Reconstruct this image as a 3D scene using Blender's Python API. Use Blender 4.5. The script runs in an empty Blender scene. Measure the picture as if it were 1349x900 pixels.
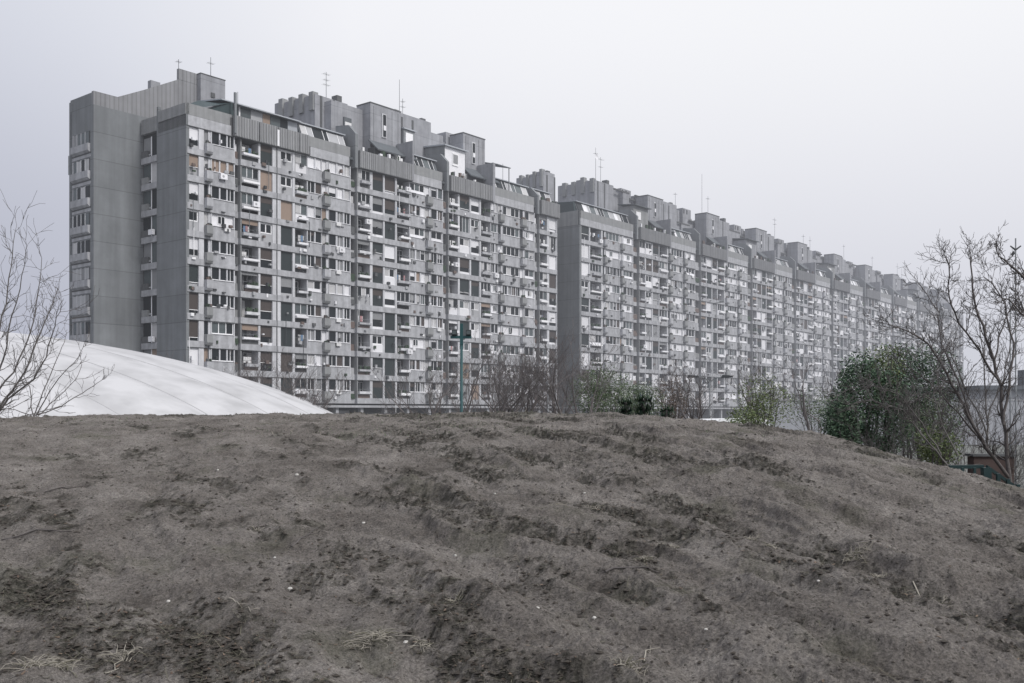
import bpy, math, random
import numpy as np
from mathutils import Vector, Matrix
random.seed(7)
R = math.radians
scene = bpy.context.scene
COL = scene.collection
HC = 3.2                      # eye height above the flat ground
F = 1311.5                    # focal length in photo pixels

def W(px, py, Y):             # a point of the place at depth Y
    return Vector(((px-674.5)/F*Y, Y, HC+(542-py)/F*Y))

# ------------------------------------------------------------------ materials
MATS = {}
def mat(name, col, rough=.8, var=.15, vscale=1.5, streak=0, joints=0, ribs=0, slats=0, metal=0, spec=.3, bump=0, bscale=20):
    m = bpy.data.materials.new(name); m.use_nodes = True
    nt = m.node_tree; N = nt.nodes; L = nt.links
    b = N['Principled BSDF']
    b.inputs['Roughness'].default_value = rough
    b.inputs['Metallic'].default_value = metal
    b.inputs['Specular IOR Level'].default_value = spec
    tc = N.new('ShaderNodeTexCoord')
    def math_(op, a, c=None, v=None):
        n = N.new('ShaderNodeMath'); n.operation = op
        if hasattr(a, 'links'): L.new(a, n.inputs[0])
        else: n.inputs[0].default_value = a
        if c is not None:
            if hasattr(c, 'links'): L.new(c, n.inputs[1])
            else: n.inputs[1].default_value = c
        return n.outputs[0]
    nz = N.new('ShaderNodeTexNoise'); nz.inputs['Scale'].default_value = vscale
    nz.inputs['Detail'].default_value = 6; nz.inputs['Roughness'].default_value = .65
    L.new(tc.outputs['Object'], nz.inputs['Vector'])
    f = math_('MULTIPLY_ADD', nz.outputs['Fac'], 2*var); f.node.inputs[2].default_value = 1-var
    if streak:
        mp = N.new('ShaderNodeMapping'); mp.inputs['Scale'].default_value = (1.6, 1.6, .09)
        L.new(tc.outputs['Object'], mp.inputs['Vector'])
        n2 = N.new('ShaderNodeTexNoise'); n2.inputs['Scale'].default_value = 1.0; n2.inputs['Detail'].default_value = 5
        L.new(mp.outputs[0], n2.inputs['Vector'])
        g = math_('MULTIPLY_ADD', n2.outputs['Fac'], 2*streak); g.node.inputs[2].default_value = 1-streak
        f = math_('MULTIPLY', f, g)
    sep = None
    if joints or ribs or slats:
        sep = N.new('ShaderNodeSeparateXYZ'); L.new(tc.outputs['Object'], sep.inputs[0])
    if joints:                # a dark construction joint at every storey
        fr = math_('FRACT', math_('DIVIDE', math_('ADD', sep.outputs[2], -1.0), 2.8))
        lt = math_('LESS_THAN', fr, .03)
        k = math_('MULTIPLY_ADD', lt, -joints); k.node.inputs[2].default_value = 1
        f = math_('MULTIPLY', f, k)
        fl = math_('FLOOR', math_('DIVIDE', math_('ADD', sep.outputs[2], -1.0), 2.8))
        wn = N.new('ShaderNodeTexWhiteNoise'); wn.noise_dimensions = '1D'; L.new(fl, wn.inputs['W'])
        k = math_('MULTIPLY_ADD', wn.outputs['Value'], .12); k.node.inputs[2].default_value = .94
        f = math_('MULTIPLY', f, k)
    if ribs:
        fr = math_('FRACT', math_('MULTIPLY', math_('ADD', sep.outputs[0], sep.outputs[1]), 2.0))
        lt = math_('LESS_THAN', fr, .3)
        k = math_('MULTIPLY_ADD', lt, -ribs); k.node.inputs[2].default_value = 1
        f = math_('MULTIPLY', f, k)
    if slats:
        fr = math_('FRACT', math_('MULTIPLY', sep.outputs[2], 9.0))
        lt = math_('LESS_THAN', fr, .35)
        k = math_('MULTIPLY_ADD', lt, -slats); k.node.inputs[2].default_value = 1
        f = math_('MULTIPLY', f, k)
    oi = N.new('ShaderNodeObjectInfo')
    k = math_('MULTIPLY_ADD', oi.outputs['Random'], .14); k.node.inputs[2].default_value = .93
    f = math_('MULTIPLY', f, k)
    mx = N.new('ShaderNodeVectorMath'); mx.operation = 'SCALE'
    mx.inputs[0].default_value = col
    L.new(f, mx.inputs['Scale'])
    L.new(mx.outputs[0], b.inputs['Base Color'])
    if bump:
        n3 = N.new('ShaderNodeTexNoise'); n3.inputs['Scale'].default_value = bscale; n3.inputs['Detail'].default_value = 6
        L.new(tc.outputs['Object'], n3.inputs['Vector'])
        bp = N.new('ShaderNodeBump'); bp.inputs['Strength'].default_value = bump; bp.inputs['Distance'].default_value = .03
        L.new(n3.outputs['Fac'], bp.inputs['Height']); L.new(bp.outputs[0], b.inputs['Normal'])
    MATS[name] = m
    return m
mat('gable_concrete', (.168,.178,.188), .9, .35, .35, streak=.3, joints=.28)
mat('ribbed_concrete', (.225,.228,.24), .9, .2, .8, streak=.3, ribs=.22)
mat('tower_concrete', (.24,.245,.265), .9, .35, .9, streak=.45, joints=.2)
mat('band_concrete', (.325,.33,.35), .9, .42, 1.8, streak=.5)
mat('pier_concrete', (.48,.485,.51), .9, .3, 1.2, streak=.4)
mat('parapet_concrete', (.215,.22,.225), .9, .3, 1.2, streak=.4)
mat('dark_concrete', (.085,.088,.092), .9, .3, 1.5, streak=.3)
mat('recess_shade', (.045,.047,.05), .9, .3, 1.2)  # near-black: the shade inside recesses is put into the colour
mat('roof_felt', (.09,.1,.11), .9, .3, 1.5)
mat('roof_sheet', (.33,.35,.38), .5, .2, 1.2)
mat('canopy_green', (.028,.046,.050), .7, .3, 1.2)
mat('white_frame', (.74,.74,.76), .6, .1, 3)
mat('white_panel', (.68,.68,.71), .7, .12, 2)
mat('grey_panel', (.33,.335,.35), .7, .15, 2)
mat('white_blind', (.66,.66,.69), .7, .1, 3, slats=.12)
mat('grey_blind', (.22,.225,.235), .7, .15, 3, slats=.2)
mat('tan_blind', (.27,.205,.165), .7, .12, 3, slats=.15)
mat('brown_blind', (.062,.050,.046), .7, .2, 3, slats=.3)
mat('green_blind', (.018,.027,.029), .6, .2, 3, slats=.3)
mat('dark_glass', (.014,.018,.021), .25, .3, 1, spec=.12)
mat('mid_glass', (.07,.085,.09), .1, .4, 1.5, spec=.3)
mat('curtain', (.42,.42,.43), .9, .25, 6)
mat('laundry_blue', (.12,.2,.32), .9, .1)
mat('laundry_pink', (.36,.2,.21), .9, .1)
mat('laundry_white', (.62,.62,.63), .9, .1)
mat('plant_green', (.03,.05,.03), .8, .4, 5)
mat('rust_metal', (.12,.09,.08), .7, .3, 3)
mat('grey_metal', (.16,.17,.18), .5, .1, 3, metal=.3)
mat('dark_metal', (.045,.05,.055), .5, .1, 3)
mat('teal_paint', (.018,.06,.066), .5, .2, 3)
mat('rail_paint', (.012,.03,.032), .45, .2, 3)
mat('brick', (.075,.054,.05), .9, .3, 6)
mat('bark', (.082,.074,.073), .9, .35, 12, bump=.4)
mat('bark_grey', (.115,.107,.105), .9, .3, 8)
mat('bark_far', (.12,.108,.108), .9, .3, 3)
mat('car_white', (.62,.63,.65), .35, .03)
mat('rubber', (.02,.02,.02), .8, .1)
mat('straw', (.25,.232,.2), .85, .35, 9)
mat('straw_dark', (.10,.095,.07), .9, .35, 9)
mat('pebble', (.42,.41,.39), .8, .2, 9)
mat('clod', (.042,.036,.031), .95, .5, 9)
mat('leaf_litter', (.13,.105,.085), .9, .6, 3)
mat('far_plaster', (.33,.34,.37), .8, .1, .5)
mat('far_ground', (.11,.115,.11), .95, .4, .2)
mat('far_roof', (.09,.1,.115), .8, .1, .5)

def leaf_mat(name, c1, c2, rough=.55, spec=.35):
    m = bpy.data.materials.new(name); m.use_nodes = True
    nt = m.node_tree; N = nt.nodes; L = nt.links; b = N['Principled BSDF']
    b.inputs['Roughness'].default_value = rough; b.inputs['Specular IOR Level'].default_value = spec
    g = N.new('ShaderNodeNewGeometry'); r = N.new('ShaderNodeValToRGB')
    r.color_ramp.elements[0].color = (*c1, 1); r.color_ramp.elements[1].color = (*c2, 1)
    L.new(g.outputs['Random Per Island'], r.inputs[0]); L.new(r.outputs[0], b.inputs['Base Color'])
    MATS[name] = m
leaf_mat('leaf_evergreen', (.016,.036,.025), (.10,.155,.095), .6, .2)
leaf_mat('leaf_light', (.06,.085,.035), (.15,.18,.085), .7, .2)
leaf_mat('leaf_pale', (.06,.085,.05), (.13,.165,.10), .8, .1)
leaf_mat('leaf_yucca', (.012,.03,.02), (.04,.065,.04), .7, .2)
leaf_mat('leaf_dead', (.07,.05,.04), (.15,.115,.09), .9, .1)

# ------------------------------------------------------------------ mesh tools
class MB:
    def __init__(s): s.v = []; s.f = []; s.m = []
    def face(s, pts, m):
        b = len(s.v); s.v += [tuple(p) for p in pts]; s.f.append(tuple(range(b, b+len(pts)))); s.m.append(m)
    def box(s, x0, x1, y0, y1, z0, z1, m, skip=''):
        b = len(s.v)
        s.v += [(x0,y0,z0),(x1,y0,z0),(x1,y1,z0),(x0,y1,z0),(x0,y0,z1),(x1,y0,z1),(x1,y1,z1),(x0,y1,z1)]
        for k, q in (('b',(0,3,2,1)),('t',(4,5,6,7)),('f',(0,1,5,4)),('r',(1,2,6,5)),('k',(2,3,7,6)),('l',(3,0,4,7))):
            if k in skip: continue
            s.f.append(tuple(b+i for i in q)); s.m.append(m)
    def prism(s, poly, a0, a1, m, axis='x'):     # poly of (y,z) swept along x, or of (x,z) swept along y
        n = len(poly); b = len(s.v)
        for a in (a0, a1):
            for p in poly: s.v.append((a, p[0], p[1]) if axis == 'x' else (p[0], a, p[1]))
        for i in range(n):
            j = (i+1) % n
            s.f.append((b+i, b+j, b+n+j, b+n+i)); s.m.append(m)
        s.f.append(tuple(b+i for i in range(n))[::-1]); s.m.append(m)
        s.f.append(tuple(b+n+i for i in range(n))); s.m.append(m)
    def tube(s, p0, p1, r0, r1, m, n=5):
        p0 = Vector(p0); p1 = Vector(p1); d = p1-p0
        if d.length < 1e-5: return
        d.normalize(); a = d.cross(Vector((.3,.9,.1)));
        if a.length < .05: a = d.cross(Vector((1,0,0)))
        a.normalize(); c = d.cross(a); b = len(s.v)
        for p, r in ((p0, r0), (p1, r1)):
            for i in range(n):
                t = 2*math.pi*i/n
                q = p+(a*math.cos(t)+c*math.sin(t))*r; s.v.append((q.x,q.y,q.z))
        for i in range(n):
            j = (i+1) % n
            s.f.append((b+i,b+j,b+n+j,b+n+i)); s.m.append(m)
        s.f.append(tuple(b+n+i for i in range(n))); s.m.append(m)
    def path(s, pts, r0, r1, m, n=6):            # one continuous tapering tube
        pts = [Vector(p) for p in pts]; b = len(s.v); k = len(pts)
        for i, p in enumerate(pts):
            d = (pts[min(i+1,k-1)]-pts[max(i-1,0)]).normalized()
            a = d.cross(Vector((.3,.9,.1))).normalized(); c = d.cross(a)
            r = r0+(r1-r0)*i/(k-1)
            for j in range(n):
                t = 2*math.pi*j/n
                q = p+(a*math.cos(t)+c*math.sin(t))*r; s.v.append((q.x,q.y,q.z))
        for i in range(k-1):
            for j in range(n):
                jj = (j+1) % n
                s.f.append((b+i*n+j, b+i*n+jj, b+(i+1)*n+jj, b+(i+1)*n+j)); s.m.append(m)
    def add(s, o, off):
        b = len(s.v); ox, oy, oz = off
        s.v += [(x+ox, y+oy, z+oz) for x, y, z in o.v]
        s.f += [tuple(b+i for i in q) for q in o.f]; s.m += o.m
    def mesh(s, name, smooth=False):
        me = bpy.data.meshes.new(name); me.from_pydata(s.v, [], s.f)
        names = sorted(set(s.m)); ix = {n: i for i, n in enumerate(names)}
        for n in names: me.materials.append(MATS[n])
        me.polygons.foreach_set('material_index', [ix[n] for n in s.m])
        if smooth: me.polygons.foreach_set('use_smooth', [True]*len(me.polygons))
        me.update(); return me
def link(name, data, parent=None, loc=(0,0,0)):
    o = bpy.data.objects.new(name, data); COL.objects.link(o); o.location = loc
    if parent: o.parent = parent
    return o
def part(name, mb, parent, smooth=False, loc=(0,0,0)):
    return link(name, mb.mesh(name, smooth), parent, loc)
def tag(o, label=None, cat=None, group=None, kind=None):
    if label: o['label'] = label
    if cat: o['category'] = cat
    if group: o['group'] = group
    if kind: o['kind'] = kind
    return o
def empty(name, loc, label, cat, group=None, rz=0):
    o = link(name, None, None, loc); o.rotation_euler = (0,0,rz); o.empty_display_size = .5
    return tag(o, label, cat, group)

# ------------------------------------------------------------------ facade cells (x = along, y = inward, z = up; origin at opening's lower left)
OH = 2.15                       # clear opening height
def choose(rng, opts):
    t = sum(w for _, w in opts); r = rng.random()*t
    for k, w in opts:
        r -= w
        if r <= 0: return k
    return opts[-1][0]
def framed(m, x0, x1, z0, z1, d, n, rng, fr='white_frame', pane=None, fw=.07):
    m.box(x0, x1, d, d+.06, z1-fw, z1, fr); m.box(x0, x1, d, d+.06, z0, z0+fw, fr)
    w = (x1-x0)/n
    for i in range(n+1):
        xx = min(max(x0+i*w, x0+fw/2), x1-fw/2)
        m.box(xx-fw/2, xx+fw/2, d-.01, d+.05, z0+fw, z1-fw, fr)
    for i in range(n):
        p = pane or choose(rng, [('dark_glass',5),('mid_glass',3),('curtain',1.5)])
        m.face([(x0+i*w,d+.03,z0),(x0+(i+1)*w,d+.03,z0),(x0+(i+1)*w,d+.03,z1),(x0+i*w,d+.03,z1)], p)
def cell_loggia(w, v, lite):
    rng = random.Random(f'L{v}{lite}{w}'); m = MB()
    k = choose(rng, [('dark',7-4*lite),('brown',1.2),('tan',.5),('grey',1),('enclosed',1+2*lite),('white',.8+3*lite),('half',1.2),('open',.8),('glass',.7+.6*lite)])
    k = {100:'tan', 101:'dark', 102:'enclosed', 103:'half', 104:'brown', 105:'white'}.get(v, k)
    d = .18
    if k in ('dark','brown','tan','grey','white'):
        mm = {'dark':'green_blind','brown':'brown_blind','tan':'tan_blind','grey':'grey_blind','white':'white_blind'}[k]
        cut = rng.choice([0,0,0,.35,.9]) if k != 'white' else rng.choice([0,0,.5])
        m.box(0, w, d, d+.05, cut, OH, mm, 'k')
        if cut:
            m.box(0, w, d+.1, d+.15, 0, cut, rng.choice(['dark_glass','white_panel','grey_panel','recess_shade']), 'k')
            m.box(0, w, d-.03, d+.02, cut-.03, cut+.03, 'white_frame')
        if k == 'dark' and rng.random() < .35:      # upper slats of another tone
            m.box(0, w, d-.02, d, OH-.5-.4*rng.random(), OH, 'brown_blind', 'k')
    elif k == 'enclosed':
        m.box(0, w, d-.1, d+.03, 0, .95, rng.choice(['white_panel','white_panel','grey_panel']), 'k')
        framed(m, .0, w, .95, OH-.1, d, 2 if w > 1.3 else 1, rng, fw=.12)
        m.box(0, w, d-.08, d+.05, OH-.1, OH, 'white_frame')
    elif k == 'half':
        hh = .8+rng.random()*.5
        m.box(0, w, d, d+.05, hh, OH, rng.choice(['grey_blind','white_blind','brown_blind']), 'k')
        m.box(0, w, d+.08, d+.13, .0, hh, 'dark_glass', 'k')
        m.box(0, w, d-.1, d, 0, .3, rng.choice(['white_panel','grey_panel']))
    elif k == 'glass':
        framed(m, 0, w, 0, OH, d, 3 if w > 1.6 else 2, rng, fw=.06)
    else:
        m.box(0, w, 1.25, 1.3, 0, OH, 'recess_shade', 'k')
        framed(m, w*.15, w*.7, .1, 1.95, 1.15, 2, rng)
        for i in range(7): m.box(w*i/7, w*i/7+.025, .0, .03, 0, .95, 'grey_metal')
        m.box(0, w, -.01, .05, .93, .98, 'grey_metal')
    return m
def cell_balcony(w, v, lite):
    rng = random.Random(f'B{v}{lite}{w}'); m = MB()
    if rng.random() < .25+.2*lite:                  # glazed in
        m.box(0, w, .1, .16, 0, .9, rng.choice(['white_panel','grey_panel','white_blind']), 'k')
        framed(m, 0, w, .9, OH, .12, max(2, round(w/.8)), rng)
    else:
        m.box(0, w, 1.3, 1.34, 0, OH, rng.choice(['recess_shade','recess_shade','dark_concrete']), 'k')
        a = w*rng.choice([.05,.3,.45])
        framed(m, a, a+w*.5, .1, 1.95, 1.2, 2, rng)
        if rng.random() < .4: m.box(a+w*.25, a+w*.5, 1.12, 1.15, .2, 1.9, 'curtain')
        if rng.random() < .25: m.box(0, w, .15, .2, 1.5+.3*rng.random(), OH, rng.choice(['white_blind','grey_blind','tan_blind']))
        if rng.random() < .4:
            for i in range(rng.randint(2,5)):
                x = rng.uniform(.1, w-.5)
                m.box(x, x+rng.uniform(.2,.4), .3+.02*i, .31+.02*i, rng.uniform(.75,1.0), 1.45, rng.choice(['laundry_white']*4+['laundry_blue','laundry_pink','curtain']))
        if rng.random() < .3:
            for i in range(6):
                x = rng.uniform(.1, w-.3); m.box(x, x+.25, -.1, .15, .7, .85+.3*rng.random(), 'plant_green')
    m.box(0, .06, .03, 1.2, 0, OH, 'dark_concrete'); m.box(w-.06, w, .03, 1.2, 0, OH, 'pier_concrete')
    m.box(.05, w-.05, .0, .03, 1.02, 1.06, 'grey_metal')
    return m
def cell_trough(w, v):
    rng = random.Random(f'T{v}{w}'); m = MB()
    mm = rng.choice(['white_panel','white_panel','pier_concrete','band_concrete','white_frame'])
    a = rng.choice([.06,.06,w*.2]); z = rng.choice([.3,.35,.45]); h = rng.choice([.28,.35])
    m.prism([(-.28,z+.05),(-.18,z),(.1,z),(.1,z+h),(-.28,z+h)], a, w-.08, mm)
    m.box(a, w-.08, .1, .14, 0, z+.02, rng.choice(['recess_shade','dark_concrete','rust_metal']))
    return m
def cell_window(w, v, lite):
    rng = random.Random(f'W{v}{lite}{w}'); m = MB(); z0 = .86
    style = choose(rng, [('piers',3),('whole',2.2),('white',.7+1.8*lite)])
    n = max(1, round(w/.95)); d = .16
    base = choose(rng, [('dark',3.2-1.4*lite),('mixed',3),('lite',.8+2*lite),('tan',.3)])
    if v >= 100: style, base = 'piers', {100:'tan', 101:'dark'}.get(v, 'lite')
    def fill(x0, x1):
        k = {'dark':['dark_glass']*4+['brown_blind','grey_blind'],
             'mixed':['dark_glass','mid_glass','white_blind','grey_blind','curtain','brown_blind'],
             'lite':['white_blind']*4+['curtain','mid_glass','white_panel'],
             'tan':['tan_blind']*3+['white_blind']}[base]
        p = rng.choice(k)
        if 'blind' in p and rng.random() < .5:
            hh = z0+.25+.7*rng.random()
            m.box(x0, x1, d, d+.04, hh, OH, p, 'k'); m.box(x0, x1, d+.05, d+.08, z0, hh, 'dark_glass', 'k')
        else:
            m.box(x0, x1, d, d+.04, z0, OH, p, 'k')
        m.box(x0, x1, d-.03, d, z0, z0+.06, 'white_frame'); m.box(x0, x0+.05, d-.03, d, z0+.06, OH, 'white_frame')
        if x1-x0 > .7 and rng.random() < .6: m.box((x0+x1)/2-.03, (x0+x1)/2+.03, d-.03, d, z0+.06, OH, 'white_frame')
    if style == 'whole':
        framed(m, 0, w, z0, OH, d, n, rng, fw=.09)
        if rng.random() < .3: m.box(0, w, d-.05, d-.02, z0, z0+.35, 'white_panel')
    elif style == 'white':
        m.box(0, w, d+.06, d+.1, z0, OH, 'white_panel', 'k')
        a = w*rng.uniform(.15,.5); framed(m, a, min(w, a+.9), z0+.25, OH-.2, d, 2, rng, fw=.06)
    else:
        ws = w/n
        for i in range(n):
            pw = rng.choice([.14,.24]) if i else 0
            if i: m.box(i*ws, i*ws+pw, .04, d+.1, z0, OH, 'pier_concrete', 'k')
            fill(i*ws+pw, (i+1)*ws)
    m.box(-.02, w+.02, -.1, .14, z0-.06, z0-.002, 'white_panel')      # sill
    if rng.random() < .12:
        x = rng.uniform(0, max(.05, w-.9)); m.box(x, x+.7, -.25, -.12, z0-.45, z0-.1, 'laundry_white')
    return m
def cell_planter(w, v, lite):
    rng = random.Random(f'P{v}{lite}{w}'); m = MB()
    p = choose(rng, [('dark_glass',3),('white_blind',1+lite),('grey_blind',1),('curtain',1),('tan_blind',.3)])
    m.box(0, w, .2, .25, 0, OH, p, 'k'); m.box(0, .07, .12, .2, 0, OH, 'white_frame'); m.box(w-.3, w, .1, .25, 0, OH, 'pier_concrete')
    m.prism([(-.5,-.12),(-.36,-.34),(0,-.34),(0,.72),(-.5,.72)], .02, w-.1, rng.choice(['parapet_concrete','band_concrete','parapet_concrete']))
    m.box(.04, w-.12, -.44, -.04, -.42, -.345, 'dark_concrete')
    if rng.random() < .75:
        for i in range(5):
            x = rng.uniform(.05, w-.4); m.box(x, x+.22, -.42, -.1, .72, .8+.3*rng.random(), rng.choice(['plant_green','dark_concrete','rust_metal']))
    return m
def cell_ac(v):
    m = MB()
    m.box(0, .82, -.42, -.1, 0, .56, 'white_panel'); m.box(.08,.13,-.1,0,-.1,.05,'dark_metal'); m.box(.69,.74,-.1,0,-.1,.05,'dark_metal')
    c = Vector((.32,-.424,.28)); pts = [(c.x+.15*math.cos(t*math.pi/5), c.y, c.z+.15*math.sin(t*math.pi/5)) for t in range(10)]
    m.face(pts, 'grey_panel')
    return m

CACHE = {}
def cell(kind, w, v, lite):
    w = round(w, 2); key = (kind, w, v, lite)
    if key not in CACHE:
        if kind == 'loggia': mb = cell_loggia(w, v, lite)
        elif kind == 'balcony': mb = cell_balcony(w, v, lite)
        elif kind == 'window': mb = cell_window(w, v, lite)
        elif kind == 'planter_box': mb = cell_planter(w, v, lite)
        elif kind == 'trough': mb = cell_trough(w, v)
        else: mb = cell_ac(v)
        CACHE[key] = [mb, None]
    return CACHE[key]

def ZB(k): return HC+27.86-2.8*k-1.075
ZTOP = HC+28.935               # top of the top row's openings
ZP = HC+31.2                   # roof parapet
class Facade:
    def __init__(s, root, zones):
        s.root = root; s.count = {}; s.rest = {}; s.band = MB(); s.pier = MB(); s.slot = MB(); s.clut = MB()
    def put(s, kind, w, v, lite, loc, sub=None, limit=100):
        c = cell(kind, w, v, lite); n = s.count.get(kind, 0)
        if n < limit:
            s.count[kind] = n+1
            if c[1] is None: c[1] = c[0].mesh(kind)
            return link(kind, c[1], s.root if sub is None else sub, loc if sub is None else (0,0,0))
        s.rest.setdefault(kind, MB()).add(c[0], loc)
        return None
    def finish(s):
        part('facade_band', s.band, s.root); part('facade_pier', s.pier, s.root); part('recess', s.slot, s.root); part('facade_clutter', s.clut, s.root)['kind'] = 'stuff'
        for k, mb in s.rest.items():
            o = part(k, mb, s.root); o['kind'] = 'stuff'

FORCE = {}
for i_, kinds in ((0,(103,100,103,102,103,101,104,104,105,101)),(2,(101,100,101,0,101,101,101,0,101,101)),(5,(101,100,101,102,104,104,104,103,104,101)),
                  (6,(102,102,100,101,101,103,101,101,104,101)),(13,(101,103,103,101,101,0,103,102,101,101)),(14,(104,103,101,105,102,103,101,101,101,101)),(10,(105,103,101,101,101,0,101,101,0,101))):
    for k_, v_ in enumerate(kinds):
        if v_: FORCE[(i_, k_)] = v_
def front(fc, bays, dlite, seed):
    rng = random.Random(seed)
    # bands and piers run over the bays between two recesses
    for i, (t, a, b) in enumerate(bays):
        w = b-a
        nxt = bays[i+1] if i+1 < len(bays) else None
        if t != 'recess' and nxt and nxt[0] != 'recess' and nxt[1]-b > .03:
            fc.pier.box(b, nxt[1], .02, 1.45, ZB(9)-.7, ZTOP, 'pier_concrete')
            if nxt[1]-b > .9:
                fc.slot.box((b+nxt[1])/2-.05, (b+nxt[1])/2+.05, -.05, .02, ZB(9)-.7, ZTOP, 'dark_concrete')
        if t != 'recess' and (nxt is None or nxt[0] == 'recess'):
            fc.pier.box(b, b+.12, .02, 1.45, ZB(9)-.7, ZTOP, 'pier_concrete')
        if t != 'recess' and (i == 0 or bays[i-1][0] == 'recess'):
            fc.pier.box(a-.12, a, .02, 1.45, ZB(9)-.7, ZTOP, 'parapet_concrete')
    runs = []; cur = None
    for t, a, b in bays:
        if t == 'recess':
            if cur: runs.append(cur); cur = None
        else: cur = [cur[0] if cur else a, b]
    if cur: runs.append(cur)
    for a, b in runs:
        for k in range(10):
            z = ZB(k)
            fc.band.box(a-.14, b+.14, -.04, 1.5, z-.65, z-.002, 'band_concrete', 'k')
            fc.slot.box(a-.1, b+.1, -.03, .015, z-.72, z-.652, 'recess_shade')  # dark strip painted in as the shadow line under each band
    for i_, (t, a, b) in enumerate(bays):
        w = round(b-a, 2)
        for k in range(10):
            z = ZB(k); v = rng.randrange(26); lite = 1 if rng.random() < dlite(a, k) else 0
            if seed == 11: v = FORCE.get((i_, k), v)
            for q in range(rng.choice((0,1,1,2,3))):
                cx = a+rng.random()*max(.1, w-.5); cz = z+rng.choice((-.5,-.35,.0,.3,.7,.9))+rng.random()*.2; cw = rng.uniform(.12,.5)
                if t != 'recess': fc.clut.box(cx, cx+cw, -.1-rng.random()*.22, .0, cz, cz+rng.uniform(.08,.42), rng.choice(('dark_concrete','rust_metal','white_panel','grey_panel','plant_green','dark_metal','white_frame','parapet_concrete','dark_concrete','recess_shade')))
            if rng.random() < .12 and t != 'recess':
                x_ = a+rng.random()*w; fc.clut.box(x_, x_+.05, -.09, -.045, z-2.6, z+.3, rng.choice(('grey_metal','white_frame','dark_metal')))
            if t == 'loggia': fc.put('loggia', w, v, lite, (a, 0, z))
            elif t == 'balcony':
                o = fc.put('balcony', w, v, lite, (a, 0, z))
                if rng.random() < .85:
                    if o: fc.put('trough', w, v % 9, 0, (a,0,z), sub=o, limit=300)
                    else: fc.put('trough', w, v % 9, 0, (a,0,z), limit=0)
                if rng.random() < .13: fc.put('air_conditioner', 1, 0, 0, (b-.95, -.25 if rng.random() < .5 else .05, z+rng.choice([.75,.0,1.3])))
            elif t == 'window':
                fc.put('window', w, v, lite, (a, 0, z))
                fc.band.box(a, b, -.02, .15, z-.002, z+.78, 'band_concrete', 'bk')
                if rng.random() < .09: fc.put('air_conditioner', 1, 0, 0, (a+rng.random()*max(.05, w-.9), 0, z+.15))
            elif t == 'planter': fc.put('planter_box', w, v, lite, (a, 0, z))
            elif t == 'recess':
                fc.slot.box(a+.12, b-.12, .38, 1.45, z-.65, z+.02, 'band_concrete')
                fc.slot.box(a+.12, b-.12, .46, .6, z+.02, z+.8, rng.choice(['parapet_concrete','band_concrete','grey_panel','rust_metal']))
                fc.slot.box(a+.12, b-.12, 1.2, 1.45, z+.02, z+2.15, rng.choice(['dark_concrete','recess_shade','grey_panel','parapet_concrete']))
                r = rng.random()
                if r < .5: fc.slot.box(a+.2, b-.2, .25, .8, z-.1, z+.5+.3*rng.random(), rng.choice(['parapet_concrete','rust_metal','dark_concrete','plant_green']))
                elif r < .7: fc.slot.box(a+.3, b-.25, .5, .6, z+.2, z+1.6, rng.choice(['curtain','white_panel','grey_panel']))

def S(px): return (149763/(1735-px)-100.5)/.778

# ------------------------------------------------------------------ roofscape
def ribbed(mb, a, b, z0, z1, y):
    mb.box(a, b, y, y+.25, z0, z1, 'parapet_concrete')
    x = a+.1
    while x < b-.1:
        mb.box(x, x+.14, y-.07, y-.002, z0+.05, z1-.03, 'ribbed_concrete'); x += .34
    mb.box(a, a+.03, y+.25, 1.5, z0, z1, 'parapet_concrete'); mb.box(b-.03, b, y+.25, 1.5, z0, z1, 'parapet_concrete')
def plain(mb, a, b):
    mb.box(a, b, .0, .3, ZTOP+1.12, ZP, 'parapet_concrete')
    mb.box(a+.2, b-.2, -.06, .29, ZTOP+.03, ZTOP+1.08, 'band_concrete')
    mb.box(a, b, -.05, .5, ZTOP-.03, ZTOP+.025, 'dark_concrete')
    mb.box(a, b, .05, .28, ZTOP+.025, ZTOP+1.12, 'dark_concrete')
def mansard(mb, a, b, rng, glaz=.45):
    mb.prism([(.55,ZP-1.2),(.6,ZP-.2),(1.35,ZP+1.55),(5,ZP+1.7),(5,ZP-1.2)], a, b, 'roof_felt')
    mb.prism([(.95,ZP+1.56),(5,ZP+1.85),(5,ZP+1.95),(.95,ZP+1.68)], a-.1, b+.1, 'roof_sheet')
    x = a+.15
    while x < b-.8:
        w = rng.choice([.7,.9,1.2,1.6]); w = min(w, b-.1-x)
        m = choose(rng, [('white_panel',1.2),('grey_panel',2.5),('curtain',1),('dark_glass',2.2),('mid_glass',1)])
        y0, z0, y1, z1 = .52, ZP-.1, 1.18, ZP+1.42
        mb.prism([(y0,z0),(y0+.08,z0),(y1+.08,z1),(y1,z1)], x, x+w-.12, m)
        mb.prism([(y0-.04,z0),(y0+.04,z0),(y1+.04,z1),(y1-.04,z1)], x+w-.12, x+w-.05, 'white_frame')
        x += w
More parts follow.
